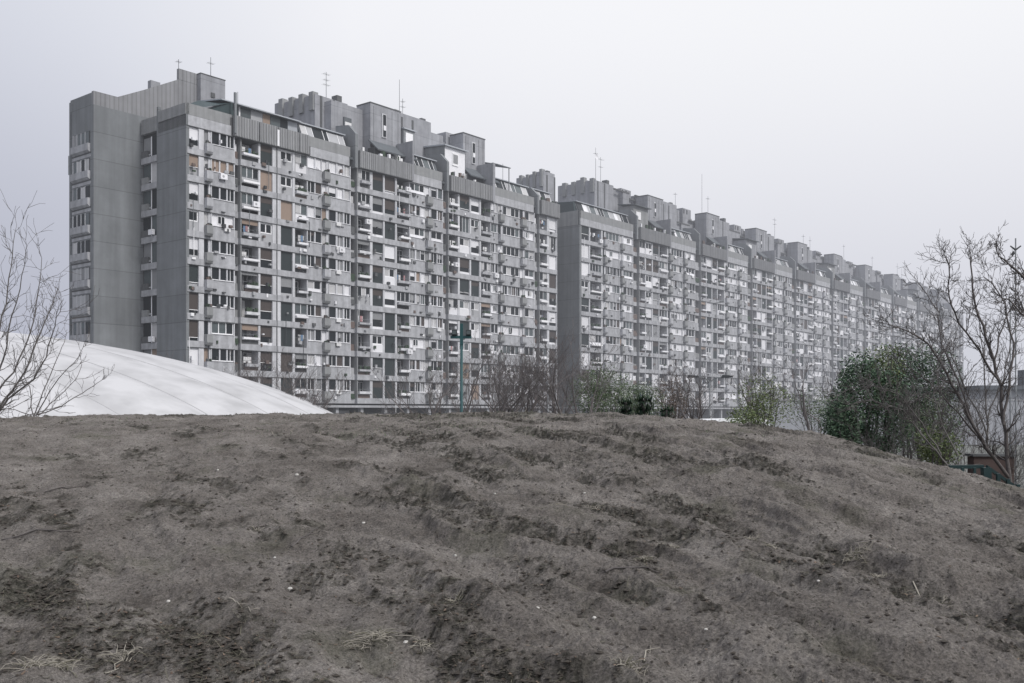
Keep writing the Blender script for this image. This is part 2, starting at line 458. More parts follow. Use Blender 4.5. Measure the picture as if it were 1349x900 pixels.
def tower(mb, root, a, b, ztop, zbot=None, canopy=True, rng=random):
    zb = (zbot or HC+33.4)
    mb.box(a, b, 2.5, 5.0, ZP-1, ztop, 'tower_concrete')
    mb.box(a-.06, b+.06, 2.44, 5.0, ztop, ztop+.12, 'dark_concrete')
    for i in range(5):                       # shallow vertical panel joints
        x = a+(b-a)*(i+.5)/5.0
        if abs(x-(a+(b-a)*.42)) > .7: mb.box(x, x+.05, 2.48, 2.498, zb+.3, ztop-.3, 'dark_concrete')
    wn = MB(); x = a+(b-a)*.36
    wn.box(x, x+.75, 2.38, 2.5, zb+1.0, ztop-.9, 'pier_concrete'); wn.box(x+.17, x+.6, 2.3, 2.377, zb+1.15, ztop-1.05, 'dark_glass')
    wn.box(x+.17, x+.6, 2.28, 2.298, zb+1.9, zb+2.5, 'white_panel')
    part('slit_window', wn, root)
    mb.prism([(2.44,zb+.25),(2.44,zb+.05),(.75,zb-1.35),(.7,zb-1.2)], a-.4, b+1.2, 'roof_felt')
    mb.box(a-.5, b+1.3, 1.3, 2.44, ZP-1.2, zb-.9, 'recess_shade')  # dark filler under the apron, shade of the gap given by its colour
def fin(mb, x, z=HC+33.7):
    mb.prism([(-.32,ZTOP-.05),(3.2,ZTOP-.05),(3.2,z+.5),(.9,z+.2),(-.32,z-1.0)], x-.22, x+.22, 'gable_concrete')
def terrace(mb, a, b, rng):
    ribbed(mb, a, b, ZTOP+.05, ZP-.15, -.42)
    mb.box(a, b, -.35, 1.5, ZTOP-.02, ZTOP+.045, 'dark_concrete')
    for i in range(int((b-a)*1.2)):
        x = rng.uniform(a+.3, b-.5); h = rng.uniform(.15,.6)
        mb.box(x, x+rng.uniform(.2,.5), -.2, .1, ZP-.2, ZP+h, rng.choice(['plant_green','white_panel','rust_metal','laundry_white','dark_concrete']))
def core(mb, a, b, y0, y1, z, rng, notch=True):
    mb.box(a, b, y0, y1, ZP-1, z-.5, 'tower_concrete')
    n = 4; step = (y1-y0)/n
    for i in range(n):
        h = rng.choice([0,.25,.5,-.1]) if notch else 0
        mb.box(a+.003, b-.003, y0+i*step+(0 if i == 0 else .25), y0+(i+1)*step-.003, z-.5, z-.2+h*.8, 'tower_concrete')
        mb.box(a-.25, a+.6, y0+i*step+.1, y0+i*step+step*.45, z-2.2, z+.1+h*.8, 'parapet_concrete')
        if i < 2: mb.box(a+.8+i*2, a+1.1+i*2, y0-.06, y0, ZP, z-.3, 'dark_concrete')
    mb.box(b-1.2, b-.4, y0+.6, y0+1.6, z, z+.7, 'dark_concrete')
def antenna(root, loc, h, arms, dish=False):
    m = MB(); m.tube((0,0,-.8), (0,0,h), .035, .025, 'dark_metal', 5)
    for z, l in arms:
        m.tube((-l,0,z),(l,0,z), .014, .014, 'dark_metal', 4)
        for i in range(-2,3): m.tube((i*l/2.2,-.35,z),(i*l/2.2,.35,z), .009,.009,'dark_metal',3)
    if dish:
        for i in range(8):
            t0, t1 = i*math.pi/4, (i+1)*math.pi/4; r = .5
            m.face([(0,-.1,h*.72),(r*math.cos(t0),-.25,h*.72+r*math.sin(t0)),(r*math.cos(t1),-.25,h*.72+r*math.sin(t1))],'white_panel')
    return part('antenna', m, root, loc=loc)

ANG = math.atan2(.778, .628)
# ------------------------------------------------------------------ near block
P0 = Vector((-32.9, 100.5, 0))
B1 = empty('apartment_block', P0, 'nearest grey concrete high-rise block with tall blank end walls and a sloping roofline', 'apartment block', 'concrete apartment blocks', ANG)
w1 = MB()
Z0 = HC+.8
LEN1 = S(735)
w1.box(.0, 5.1, 0, 0, 0, 0, 'gable_concrete')
# blank gable wall, stair strip, rear body
w1.box(0, .35, 0, 5.1, Z0-.1, ZP, 'gable_concrete')
w1.box(.35, LEN1, 1.5, 8.5, Z0-.05, ZP-1.15, 'recess_shade')
w1.box(.35, LEN1, .05, 1.5, ZP-1.4, ZP-1.15, 'roof_felt')
w1.box(.0, .35, 5.1, 5.35, 3, ZP+.55, 'gable_concrete')
w1.box(-.02, .33, 5.35, 8.3, ZP-1.9, ZP-.35, 'parapet_concrete')
w1.box(-.08, -.003, .0, 5.0, ZP-1.15, ZP-.02, 'parapet_concrete')
w1.box(-5.2, LEN1+6.4, 8.5, 13.3, 0, HC+31.4, 'gable_concrete')
w1.box(LEN1-.02, LEN1+.2, .2, 8.5, Z0, ZP-1.15, 'gable_concrete')
w1.box(-5.2, -4.9, 12.9, 13.5, 0, HC+32.5, 'gable_concrete')
w1.prism([(-5.2,HC+31.4),(-5.2,HC+32.8),(-2.57,HC+32.8),(.45,HC+34.3),(4.6,HC+36.5),(7,HC+36.5),(7,HC+31.4)], 8.52, 8.9, 'ribbed_concrete', 'y')
w1.box(-5.18, -4.85, 8.9, 13.28, HC+31.4, HC+32.7, 'gable_concrete')
w1.box(4.6, 7, 8.5, 8.88, HC+36.5, HC+37.7, 'ribbed_concrete')
w1.box(1.47, 2.6, 8.91, 9.5, HC+31.4, HC+35.7, 'tower_concrete')
w1.box(6.9, 10.1, 7.8, 12, ZP-1, HC+37.6, 'tower_concrete'); w1.box(6.86, 10.14, 7.76, 12, HC+37.6, HC+37.7, 'dark_concrete')
w1.box(8.2, 8.7, 7.7, 7.799, HC+35.3, HC+35.8, 'dark_concrete')
# ground floor, recessed, with columns
w1.box(.3, LEN1, 2.2, 8.4, 0, Z0-.05, 'dark_concrete')
w1.box(-.02, LEN1+.02, -.06, 8.4, Z0-.35, Z0-.08, 'band_concrete')
for i in range(17):
    w1.box(.5+i*3.9, .95+i*3.9, .3, .8, 0, Z0-.35, 'band_concrete')
    if i % 3: w1.box(1.6+i*3.9, 4.2+i*3.9, 2.1, 2.2, .5, 3.3, random.choice(['parapet_concrete','mid_glass','grey_panel']))
part('wall', w1, B1)
fc = Facade(B1, None)
bays1 = [('loggia',247.8,261.7),('planter',268.5,278),('window',279,308),('recess',308.5,317.5),('balcony',318,341),('loggia',343,359),
 ('loggia',370,385.5),('balcony',388.5,405),('window',405.5,423.5),('planter',424,433),('window',433.5,461),('recess',461.5,471),
 ('balcony',471.5,488),('loggia',491,505),('loggia',507,521),('balcony',523,540),('window',540.5,560),('planter',560.2,568.2),('window',568.5,583),('recess',583.5,591),
 ('balcony',591.5,604),('loggia',606,619),('loggia',621,632),('balcony',634,647),('window',647.3,656),('planter',656.2,662.5),('window',663,685),('planter',685.2,691.5),('window',692,704),('recess',704.5,711),
 ('balcony',711.5,721.5),('loggia',724,733.5)]
bays1 = [(t, S(a), S(b)) for t, a, b in bays1]
front(fc, bays1, lambda s, k: .03 if s < 20 else (.4 if s < 38 else .62), 11)
fc.finish()
# gable windows (front strip and rear body)
rng = random.Random(5)
gs = MB(); 
for k in range(10):
    z = ZB(k)
    gs.box(-.04, .8, 5.352, 8.3, z-.65, z-.0, 'band_concrete'); gs.box(.8, .85, 5.352, 8.5, z, z+2.15, 'recess_shade')
    gs.box(-5.24, -5.203, 9.05, 12.85, z-.62, z-.3, 'band_concrete')
    gs.prism([(-5.5,z+.05),(-5.202,z-.2),(-5.202,z+.75),(-5.5,z+.75)], 9.15, 12.7, 'band_concrete', 'y')
    gs.box(-5.26, -5.203, 9.0, 12.9, z-.3, z-.12, 'dark_concrete')
part('gable_band', gs, B1)
for k in range(10):
    z = ZB(k); g = MB()
    mm = rng.choice(['dark_glass','mid_glass','grey_blind','curtain','dark_glass','tan_blind'])
    g.box(.22, .28, 5.45, 6.6, 0, 2.15, mm); g.box(.2, .26, 6.6, 6.75, 0, 2.15, 'white_frame')
    g.box(.3, .35, 6.75, 8.3, .4, 2.15, rng.choice(['mid_glass','grey_blind','dark_glass'])); g.box(.15, .2, 6.7, 8.3, .2, .35, 'grey_panel')
    g.box(-.05, .25, 7.1, 8.2, .0, .7, rng.choice(['parapet_concrete','dark_concrete']))
    if rng.random() < .35: g.box(-.3, .0, 5.7, 6.5, .1, .65, 'white_panel')
    part('gable_window', g, B1, loc=(0,0,z))
    g = MB(); n = 4; y = 9.3
    st = rng.random()
    g.box(-5.222, -5.205, 9.2, 12.7, .75, 2.05, 'recess_shade')
    for i in range(n):
        w = 3.3/n
        mm = rng.choice(['mid_glass','dark_glass','grey_blind','curtain'] if st < .6 else ['grey_blind','grey_panel','mid_glass'])
        g.box(-5.24, -5.225, y+.04, y+w-.04, .85, 2.0, mm); g.box(-5.27, -5.203, y+w-.05, y+w+.03, .75, 2.05, 'white_frame' if st < .4 else 'pier_concrete'); y += w
    part('gable_window', g, B1, loc=(0,0,z))
pb = MB()
pb.prism([(13.3,HC+27.0),(14.7,HC+28.7),(14.5,HC+29.1),(13.3,HC+28.2)], -4.6, -2.5, 'dark_concrete'); pb.box(-5.1,-3,13.3,13.9,HC+25,HC+27,'gable_concrete')
part('rear_balcony', pb, B1)
# roof of the near block
rf = MB(); rng = random.Random(3)
a1, a2, a3 = S(306), S(405.5), S(461.3)
plain(rf, .0, a1); rf.box(0,.3,.3,5.1,ZTOP,ZP-.01,'parapet_concrete')
rf.box(.3, a1, .3, 1.5, ZTOP, ZP-1.16, 'roof_felt')
xs = [a1, S(339), S(364), S(391), a2]
for i in range(4): ribbed(rf, xs[i]+.08, xs[i+1]-.08, ZTOP+.05, ZP-.05, -.38)
rf.box(S(362), S(364.5), -.47, -.1, ZTOP+.1, ZP-.4, 'white_panel'); rf.box(a1, a2, -.3, 1.5, ZTOP-.02, ZTOP+.045, 'dark_concrete')
rf.box(a1-.3, a2, .0, .4, ZTOP, ZP-.3, 'dark_concrete')
plain(rf, a2+.1, a3)
mansard(rf, S(401), a3, rng)
# glazed roof rooms behind the ribbed parapet
gx = S(300)
rf.box(gx+.6, S(401)-.05, 1.3, 5, ZP-1.2, ZP+1.45, 'roof_felt')
rf.prism([(.55,ZP+1.5),(5,ZP+2.1),(5,ZP+2.25),(.55,ZP+1.62)], gx-.4, S(401), 'roof_sheet')
rf.face([(gx-2.6,-.0,ZP+.1),(gx+1.0,.45,ZP+1.5),(gx-.4,4.6,ZP+2.2),(gx-2.8,4.4,ZP+.9)], 'canopy_green')
rf.face([(gx-2.6,.4,ZP+.0),(gx+.9,.45,ZP+1.5),(gx+.9,.45,ZP+.0)], 'canopy_green')
x = gx+1.0
for mm, w in (('canopy_green',1.2),('white_panel',.25),('mid_glass',1.3),('grey_panel',1.6),('tan_blind',1.0),('mid_glass',1.4),('dark_glass',1.0),('roof_sheet',1.8),('grey_panel',2.2),('dark_glass',.6)):
    x1 = min(x+w, S(401)); rf.box(x, x1-.05, 1.18, 1.28, ZP-.5, ZP+1.5, mm); x = x1
rf.box(gx+.5, gx+.75, -.5, -.3, ZTOP+.3, ZP+2.3, 'grey_metal')
fin(rf, S(467.5), HC+33.9)
# terrace + tower modules
for (xa, xb, ta, tb, zt, me) in ((471.5,540.5,27.5,32.8,HC+38.3,583),(591.5,647,44.8,49.4,HC+38.3,704)):
    terrace(rf, S(xa), S(xb), rng)
    tower(rf, B1, ta, tb, zt)
    plain(rf, S(xb)+.1, S(me)); mansard(rf, S(xb)+.3, S(me)-.1, rng)
fin(rf, S(588)); fin(rf, S(707.5), HC+32.6)
rf.box(S(541)-.15, S(541)+.1, -.5, 2.4, ZTOP, HC+34.0, 'tower_concrete')
rf.box(S(646), S(649), -.5, 2.4, ZTOP, HC+34.3, 'tower_concrete')
terrace(rf, S(711), S(735), rng)
mansard(rf, S(707), S(733), rng)
# white attic beside the second tower
rf.box(39.8, 43.9, 1.4, 4.9, ZP-1, HC+35.3, 'white_panel'); rf.box(39.7, 39.799, 1.3, 4.9, ZP-1, HC+35.5, 'gable_concrete')
rf.box(41.3, 42.5, 1.3, 1.4, HC+33.0, HC+34.7, 'white_frame'); rf.box(41.45, 42.35, 1.27, 1.3, HC+33.3, HC+34.5, 'grey_blind')
rf.prism([(1.0,HC+35.3),(5,HC+35.6),(5,HC+35.8),(1.0,HC+35.45)], 39.5, 44.2, 'roof_sheet')
# cores
core(rf, 20.8, 26, 5, 12.7, HC+38.5, rng); core(rf, 34.5, 41, 5, 12.6, HC+39.1, rng)
rf.box(22.3, 27.5, 3.8, 4.996, ZP-1, HC+37.6, 'tower_concrete')
rf.box(26, 34.5, 5.01, 12.5, ZP-1, HC+37.4, 'tower_concrete'); rf.box(41, 43.4, 5.01, 12.5, ZP-1, HC+38.0, 'tower_concrete'); rf.box(43.4, 49.4, 5.4, 12.5, ZP-1, HC+37.3, 'tower_concrete'); rf.box(44.2, 46.6, 5.2, 7, HC+37, HC+38.8, 'tower_concrete'); rf.box(29, 31, 5.3, 7, HC+37, HC+38.7, 'dark_concrete')
rf.box(24.2, 25.4, 3.6, 3.8, HC+34.6, HC+36.0, 'roof_felt'); rf.box(24.3, 25.3, 3.5, 3.6, HC+34.4, HC+35.4, 'laundry_white')
rf.prism([(2.0,HC+36.2),(5,HC+36.7),(5,HC+36.8),(2.0,HC+36.35)], 32.9, 35.2, 'roof_sheet'); rf.box(33,35,2.2,4.9,ZP,HC+36.2,'gable_concrete'); rf.box(33.3,34.6,2.1,2.19,HC+34.4,HC+35.8,'white_frame')
rf.prism([(.3,HC+34.5),(3.5,HC+35.3),(3.5,HC+35.45),(.3,HC+34.62)], 49.5, 52.5, 'roof_felt'); rf.box(52.2,52.3,.4,.5,ZP,HC+34.5,'grey_metal')
core(rf, 66.6, 69.6, 5.2, 10.6, HC+37.4, rng); rf.box(66, 69.8, 5, 8.5, ZP-3, HC+31.5, 'tower_concrete')
for i in range(14):
    x = rng.uniform(28, 48); rf.box(x, x+rng.uniform(.3,1.0), 5.6, 6.5, HC+37, HC+37.6+.9*rng.random(), rng.choice(['dark_concrete','tower_concrete','rust_metal']))
part('roof', rf, B1)
antenna(B1, (8.6,8.4,HC+38.4), 1.6, [(.9,.4)]); antenna(B1, (22.9,5.4,HC+38.5), 3.0, [(2.7,.5),(2.0,.4),(1.4,.5)])
antenna(B1, (35.6,5.6,HC+38.6), 5.3, []); antenna(B1, (36.4,5.8,HC+38.6), 3.0, [(2.6,.3),(1.9,.4)])
antenna(B1, (S(313),.0,ZP), 2.6, []); antenna(B1, (53,2.2,ZP+2), 2.4, []); antenna(B1, (4.9,9,HC+37.7), 1.2, [(.9,.3)])

# ------------------------------------------------------------------ far block
SB = 69.05
U = Vector((.628,.778,0))
B2 = empty('apartment_block', P0+U*SB, 'long receding concrete high-rise block behind, fading into haze towards the right', 'apartment block', 'concrete apartment blocks', ANG)
END = 285-SB
w2 = MB()
w2.box(0, .35, 0, 4.6, 0, ZP, 'gable_concrete'); w2.box(.35, END, 1.5, 8.5, Z0-.05, ZP-1.15, 'recess_shade')
w2.box(.35, END, .05, 1.5, ZP-1.4, ZP-1.15, 'roof_felt')
w2.box(1.5, END+.5, 4.6, 13, 0, HC+31.4, 'gable_concrete'); w2.box(END, END+.3, .05, 8.5, 0, ZP, 'gable_concrete')
w2.box(.3, END, 2.2, 8.4, 0, Z0-.05, 'dark_concrete'); w2.box(-.02, END+.02, -.06, 8.4, Z0-.35, Z0-.08, 'band_concrete')
i = 0
while .5+i*4.3 < END-1:
    w2.box(.5+i*4.3, .95+i*4.3, .3, .8, 0, Z0-.35, 'band_concrete'); i += 1
part('wall', w2, B2)
fc = Facade(B2, None)
q = lambda px: S(px)-SB
bays2 = [('loggia',q(766.7),q(776.8)),('balcony',q(778),q(793)),('planter',q(794.5),q(798.5)),('window',q(799),q(816.8)),('planter',q(817.3),q(821.5)),('window',q(822),q(834.3))]
M0 = 84.7-SB; PER = 21.7
nm = 0
while M0+nm*PER < END-2:
    o = M0+nm*PER
    for t, a, b in (('recess',-.3,1.8),('balcony',1.95,3.85),('loggia',4.05,6.05),('loggia',6.3,8.3),('balcony',8.5,11.2),('planter',11.4,12.6),('window',12.7,16.6),('planter',16.7,17.9),('window',18.0,21.2)):
        if o+b < END: bays2.append((t, o+a, o+b))
    nm += 1
front(fc, bays2, lambda s, k: .72, 23)
fc.finish()
rf = MB(); rng = random.Random(9)
plain(rf, 0, M0); rf.box(-.06,.3,.3,4.6,ZTOP,ZP-.01,'parapet_concrete'); mansard(rf, .5, M0-.2, rng)
rf.prism([(1.0,ZP-.4),(4.6,ZP-.4),(4.6,ZP+1.75),(1.3,ZP+1.5)], .1, .48, 'canopy_green')
for m in range(nm):
    o = M0+m*PER
    if o+8 > END: 
        rf.box(o, END, .1, 5, ZTOP, ZP+1, 'tower_concrete'); break
    fin(rf, o+.8)
    terrace(rf, o+1.8, min(o+11.5, END), rng)
    tower(rf, B2, o+8.7, min(o+14, END), HC+38.1+rng.uniform(-.2,.3))
    if o+17 < END:
        plain(rf, o+11.7, min(o+21.6, END)); mansard(rf, o+14.2, min(o+21.4, END), rng)
    rf.box(o+11.4, o+11.75, -.5, 2.4, ZTOP, HC+33.8, 'tower_concrete')
    if rng.random() < .6:
        rf.box(o+3.2, o+8, 2.0, 4.9, ZP-1, HC+35.2, rng.choice(['tower_concrete','gable_concrete','parapet_concrete'])); rf.box(o+4, o+5.5, 1.9, 1.99, HC+33, HC+34.3, 'white_frame')
        rf.prism([(1.4,HC+35.2),(5,HC+35.6),(5,HC+35.75),(1.4,HC+35.35)], o+2.9, o+8.2, 'roof_felt')
for m in range(-1, nm):
    o = M0+m*PER
    a = max(o+17.4, 11.5); b = min(o+23.3, END)
    if a < END-2: core(rf, a, b, 5, 12.6, HC+38.8+rng.uniform(-.2,.3), rng)
    a2, b2 = o+23.3, min(o+17.4+PER, END)
    if a2 < END-1:
        x = a2
        while x < b2-.3:
            wd = min(rng.uniform(1.6,3.2), b2-x); h = rng.choice([35.6,36.6,37.2,37.6,38.1])
            rf.box(x, x+wd-.01, 5.01+rng.choice([0,.4,.9]), 12.5, ZP-1, HC+h, 'tower_concrete')
            rf.box(x-.03, x+wd+.02, 4.95, 5.2, HC+h, HC+h+.25, 'dark_concrete'); x += wd
        rf.box(a2+3, a2+6.2, 5.4, 7, HC+35.5, HC+38.9, 'tower_concrete'); rf.box(a2+3.3, a2+3.6, 5.35, 5.39, HC+37.9, HC+38.7, 'recess_shade'); rf.box(a2+4.4, a2+4.8, 5.35, 5.39, HC+37.9, HC+38.7, 'recess_shade')
        for i in range(6):
            x = rng.uniform(a2, b2-1.3); rf.box(x, x+rng.uniform(.3,1.1), 5.9, 6.9, HC+35.5, HC+37.7+1.1*rng.random(), rng.choice(['dark_concrete','tower_concrete']))
part('roof', rf, B2)
for (ss, h, arms, dish) in ((12.7,5.5,[(4.5,.4)],True),(14.2,4.2,[(3.8,.8),(2.5,.6)],False),(39.5,2.5,[(2.2,.4)],False),(50,8,[],False),(52.5,4,[(3.5,.5)],False),
                            (84,4.5,[(4,.8),(3,.5)],False),(100,3,[(2.5,.5)],False),(104,3,[(2,.5)],False),(126,4,[(3.5,.5)],False),(147,3.5,[(3,.4)],False),(168,4,[(3,.5)],False),(172,3,[],False),(190,4.5,[(4,.6)],False)):
    antenna(B2, (ss, 5.6, HC+38.9), h, arms, dish)

# ------------------------------------------------------------------ hill and ground
rs = np.random.RandomState(4)
PERM = rs.permutation(1024)
VAL = rs.rand(1024)
def vnoise(x, y):
    xi = np.floor(x).astype(int); yi = np.floor(y).astype(int); fx = x-xi; fy = y-yi
    fx = fx*fx*fx*(fx*(fx*6-15)+10); fy = fy*fy*fy*(fy*(fy*6-15)+10)
    h = lambda a, b: VAL[(PERM[a & 1023]+b*57) & 1023]
    a = h(xi, yi); b = h(xi+1, yi); c = h(xi, yi+1); d = h(xi+1, yi+1)
    return (a+(b-a)*fx)*(1-fy)+(c+(d-c)*fx)*fy
def fbm(x, y, f, o=4, g=.5):
    s = 0; a = 1; t = 0
    for i in range(o):
        ca, sa = math.cos(i*1.3+.5), math.sin(i*1.3+.5)
        s = s+a*vnoise((x*ca-y*sa)*f+i*17.3, (x*sa+y*ca)*f+i*9.1); t += a; a *= g; f *= 2.03
    return s/t-.5
yy = np.linspace(-6, 60, 1321)
dd = np.interp(yy, [-6,0,2,4,6,9,12,15,17,20,26,33,60], [1.75,1.7,1.55,1.30,1.06,.64,.26,.07,.1,.55,2.0,3.35,3.5])
ker = np.exp(-np.linspace(-2,2,41)**2); ker /= ker.sum()
dd = np.convolve(np.pad(dd, 20, mode='edge'), ker, 'valid')
def hill(X, Y):
    base = HC-np.interp(Y, yy, dd)
    base = base-.0262*np.clip(X-1, 0, 12)**2-.004*np.clip(-X-6, 0, 20)**2
    al = .60*X-.80*Y; ac = .80*X+.60*Y
    warp = fbm(X, Y, .8, 3)*1.3
    far = np.clip(1.25-Y/22, .35, 1)
    r = fbm(ac+warp*.7, al*.13, .95, 4); rid = 1-np.abs(r)**.8*3.6
    r2 = fbm(ac+warp*.5+9, al*.2, 2.7, 3); rid2 = 1-np.abs(r2)*4.5
    side = np.clip((X+9)/9, .5, 1.3)
    z0_ = base; z = base-.055*far+.16*far*fbm(X, Y, .38, 3)+.12*rid*far*side+.055*rid2*far*side
    near = np.clip(1.3-Y/16, .5, 1)
    z = z+near*(.07*fbm(X, Y, 1.7, 3)+.07*fbm(ac, al*.55, 4.6, 4, .6))
    lump = fbm(X+40, Y, 11, 3); z = z+.050*np.clip(lump, -.08, .5)+.022*fbm(X, Y+30, 30, 2)+.009*fbm(X+11, Y, 66, 2)
    lg = .55*fbm(ac*1.4+70, al*.6+10, 1.0, 4)+1.05*fbm(ac+20, al*.42, 2.8, 4)+.012*np.clip(X, -3, 4)-.012
    dark = np.clip((lg-.015+.55*fbm(X, Y, 13, 3)-.05*rid-.045*rid2)*4.0, 0, 1)
    dark = dark*np.clip(.75+2.2*fbm(X+8, Y, 42, 2), .1, 1)
    z = z+dark*(.035*np.abs(fbm(X+3, Y, 22, 2))*2+.03*fbm(X, Y, 60, 1))-.008*dark
    mk = np.clip((X-4.6)/1.5, 0, 1)*np.clip((Y-10.5)/2.5, 0, 1)
    z = z0_+(z-z0_)*(1-.8*mk)-(.05+.05*np.clip(X-5, 0, 3))*mk
    return z, dark, lump
nx, ny = 1400, 900
ys = 2.2*np.exp(np.linspace(0, math.log(34/2.2), ny))
tx = np.linspace(-1, 1, nx); xs_ = 1.0+14.5*(.45*tx+.55*tx**3)
X, Y = np.meshgrid(xs_, ys)
Zh, D, LU = hill(X, Y)
edge = np.clip((15.6-np.abs(X-1.0))/3, 0, 1); Zh = -.3+(Zh+.3)*edge**.5
me = bpy.data.meshes.new('hill')
co = np.stack([X, Y, Zh], -1).reshape(-1, 3).astype(np.float32)
me.vertices.add(nx*ny); me.vertices.foreach_set('co', co.ravel())
ii = (np.arange(ny-1)[:, None]*nx+np.arange(nx-1)[None, :]).ravel()
quad = np.stack([ii, ii+1, ii+nx+1, ii+nx], -1).astype(np.int32); nq = len(quad)
me.loops.add(nq*4); me.loops.foreach_set('vertex_index', quad.ravel())
me.polygons.add(nq); me.polygons.foreach_set('loop_start', np.arange(0, nq*4, 4, dtype=np.int32)); me.polygons.foreach_set('loop_total', np.full(nq, 4, dtype=np.int32))
me.polygons.foreach_set('use_smooth', np.ones(nq, dtype=bool))
at = me.attributes.new('litter', 'FLOAT', 'POINT'); at.data.foreach_set('value', D.ravel().astype(np.float32))
me.update(calc_edges=True)
def soil_mat():
    m = bpy.data.materials.new('soil'); m.use_nodes = True
    nt = m.node_tree; N = nt.nodes; L = nt.links; b = N['Principled BSDF']
    b.inputs['Roughness'].default_value = .95; b.inputs['Specular IOR Level'].default_value = .12
    tc = N.new('ShaderNodeTexCoord'); a = N.new('ShaderNodeAttribute'); a.attribute_name = 'litter'
    def noise(s, d=6, r=.6):
        n = N.new('ShaderNodeTexNoise'); n.inputs['Scale'].default_value = s; n.inputs['Detail'].default_value = d; n.inputs['Roughness'].default_value = r
        L.new(tc.outputs['Object'], n.inputs['Vector']); return n.outputs['Fac']
    def ramp(f, stops):
        r = N.new('ShaderNodeValToRGB'); e = r.color_ramp.elements
        while len(e) < len(stops): e.new(.5)
        for el, (p, c) in zip(e, stops): el.position = p; el.color = (*c, 1)
        L.new(f, r.inputs[0]); return r.outputs[0]
    def mix(f, c1, c2, t='MIX'):
        n = N.new('ShaderNodeMixRGB'); n.blend_type = t
        if hasattr(f, 'links'): L.new(f, n.inputs[0])
        else: n.inputs[0].default_value = f
        for i, c in ((1, c1), (2, c2)):
            if hasattr(c, 'links'): L.new(c, n.inputs[i])
            else: n.inputs[i].default_value = (*c, 1)
        return n.outputs[0]
    base = ramp(noise(1.6, 10, .72), [(.3,(.092,.082,.075)),(.43,(.152,.138,.128)),(.57,(.212,.195,.182)),(.75,(.30,.28,.263))])
    fine = ramp(noise(60, 6, .75), [(.32,(.42,.42,.42)),(.60,(1.25,1.25,1.25))])
    base = mix(1, base, fine, 'MULTIPLY')
    mossf = ramp(noise(1.1, 5), [(.56,(0,0,0)),(.66,(1,1,1))])
    base = mix(mossf, base, mix(.35, base, (.06,.065,.035)))
    litter = ramp(noise(110, 4, .8), [(.35,(.012,.013,.010)),(.55,(.034,.034,.028)),(.70,(.12,.112,.095))])
    n = N.new('ShaderNodeMath'); n.operation = 'MULTIPLY'; L.new(a.outputs['Fac'], n.inputs[0]); n.inputs[1].default_value = .9
    sp = ramp(noise(34, 5, .7), [(.60,(0,0,0)),(.66,(1,1,1))])
    colr = mix(n.outputs[0], base, litter); colr = mix(sp, colr, litter)
    wh = ramp(noise(75, 2, .5), [(.735,(0,0,0)),(.75,(1,1,1))])
    colr = mix(wh, colr, (.2,.19,.17))
    L.new(colr, b.inputs['Base Color'])
    bp = N.new('ShaderNodeBump'); bp.inputs['Strength'].default_value = 1.0; bp.inputs['Distance'].default_value = .035
    L.new(noise(48, 10, .78), bp.inputs['Height'])
    b2 = N.new('ShaderNodeBump'); b2.inputs['Strength'].default_value = .9; b2.inputs['Distance'].default_value = .09
    L.new(noise(11, 6, .6), b2.inputs['Height']); L.new(bp.outputs[0], b2.inputs['Normal']); L.new(b2.outputs[0], b.inputs['Normal'])
    return m
SOIL = soil_mat(); me.materials.append(SOIL)
tag(link('hill', me), kind='structure')
g = MB(); g.face([(-3000,-500,0),(3000,-500,0),(3000,6000,0),(-3000,6000,0)], 'far_ground')
tag(part('ground', g, None), kind='structure')
def hz(x, y):
    z, d, l = hill(np.array([x], float), np.array([y], float)); return float(z[0])
def hzs(x, y): return hill(x, y)

# clods (uncountable) and leaf litter
def scatter(name, n, smin, smax, matn, kind, seed, dark_only=True, ymax=19):
    r = np.random.RandomState(seed)
    Y_ = 3.6*np.exp(r.rand(n*4)*math.log(ymax/3.6)); X_ = (r.rand(n*4)*2-1)*(Y_*.56+.6)
    z, d, l = hzs(X_, Y_)
    keep = (r.rand(n*4) < (d**1.5*.95+.03)) if dark_only else (r.rand(n*4) < .25+.4*d)
    X_, Y_, z = X_[keep][:n], Y_[keep][:n], z[keep][:n]; n = len(X_)
    s = smin+(smax-smin)*r.rand(n)**3.0
    if kind == 'clod':
        base = np.array([(1,0,0),(0,1,0),(-1,0,0),(0,-1,0),(0,0,.75),(0,0,-.5)], float)
        V = base[None]*s[:, None, None]*(.5+.9*r.rand(n, 6, 1))*np.array([1.3,1,.75]); a_ = r.rand(n)*6.28; ca, sa = np.cos(a_)[:, None], np.sin(a_)[:, None]; V = np.stack([V[..., 0]*ca-V[..., 1]*sa, V[..., 0]*sa+V[..., 1]*ca, V[..., 2]], -1)
        V += np.stack([X_, Y_, z+s*.15], -1)[:, None]
        fcs = np.array([(0,1,4),(1,2,4),(2,3,4),(3,0,4),(1,0,5),(2,1,5),(3,2,5),(0,3,5)])
        Fs = fcs[None]+np.arange(n)[:, None, None]*6; k = 3
    else:
        a = r.rand(n)*6.28; L_ = s; Wd = s*(.028 if kind == 'stalk' else .45)
        dx, dy = np.cos(a), np.sin(a); tilt = (r.rand(n)-.3)*.6
        p = np.stack([X_, Y_, z+.006], -1); u = np.stack([dx, dy, tilt], -1)*L_[:, None]; v = np.stack([-dy, dx, (r.rand(n)-.5)*.8], -1)*Wd[:, None]
        V = np.stack([p-u-v, p+u-v*.5, p+u*1.1+v*.6, p-u+v], 1)
        Fs = np.array([(0,1,2,3)])[None]+np.arange(n)[:, None, None]*4; k = 4
    m = bpy.data.meshes.new(name); m.from_pydata(V.reshape(-1, 3).tolist(), [], Fs.reshape(-1, k).tolist()); m.materials.append(MATS[matn])
    return link(name, m)
tag(scatter('soil_clods', 80000, .003, .018, 'clod', 'clod', 1), 'dark crumbs and clods of loose soil scattered over the bare slope', 'soil', kind='stuff')
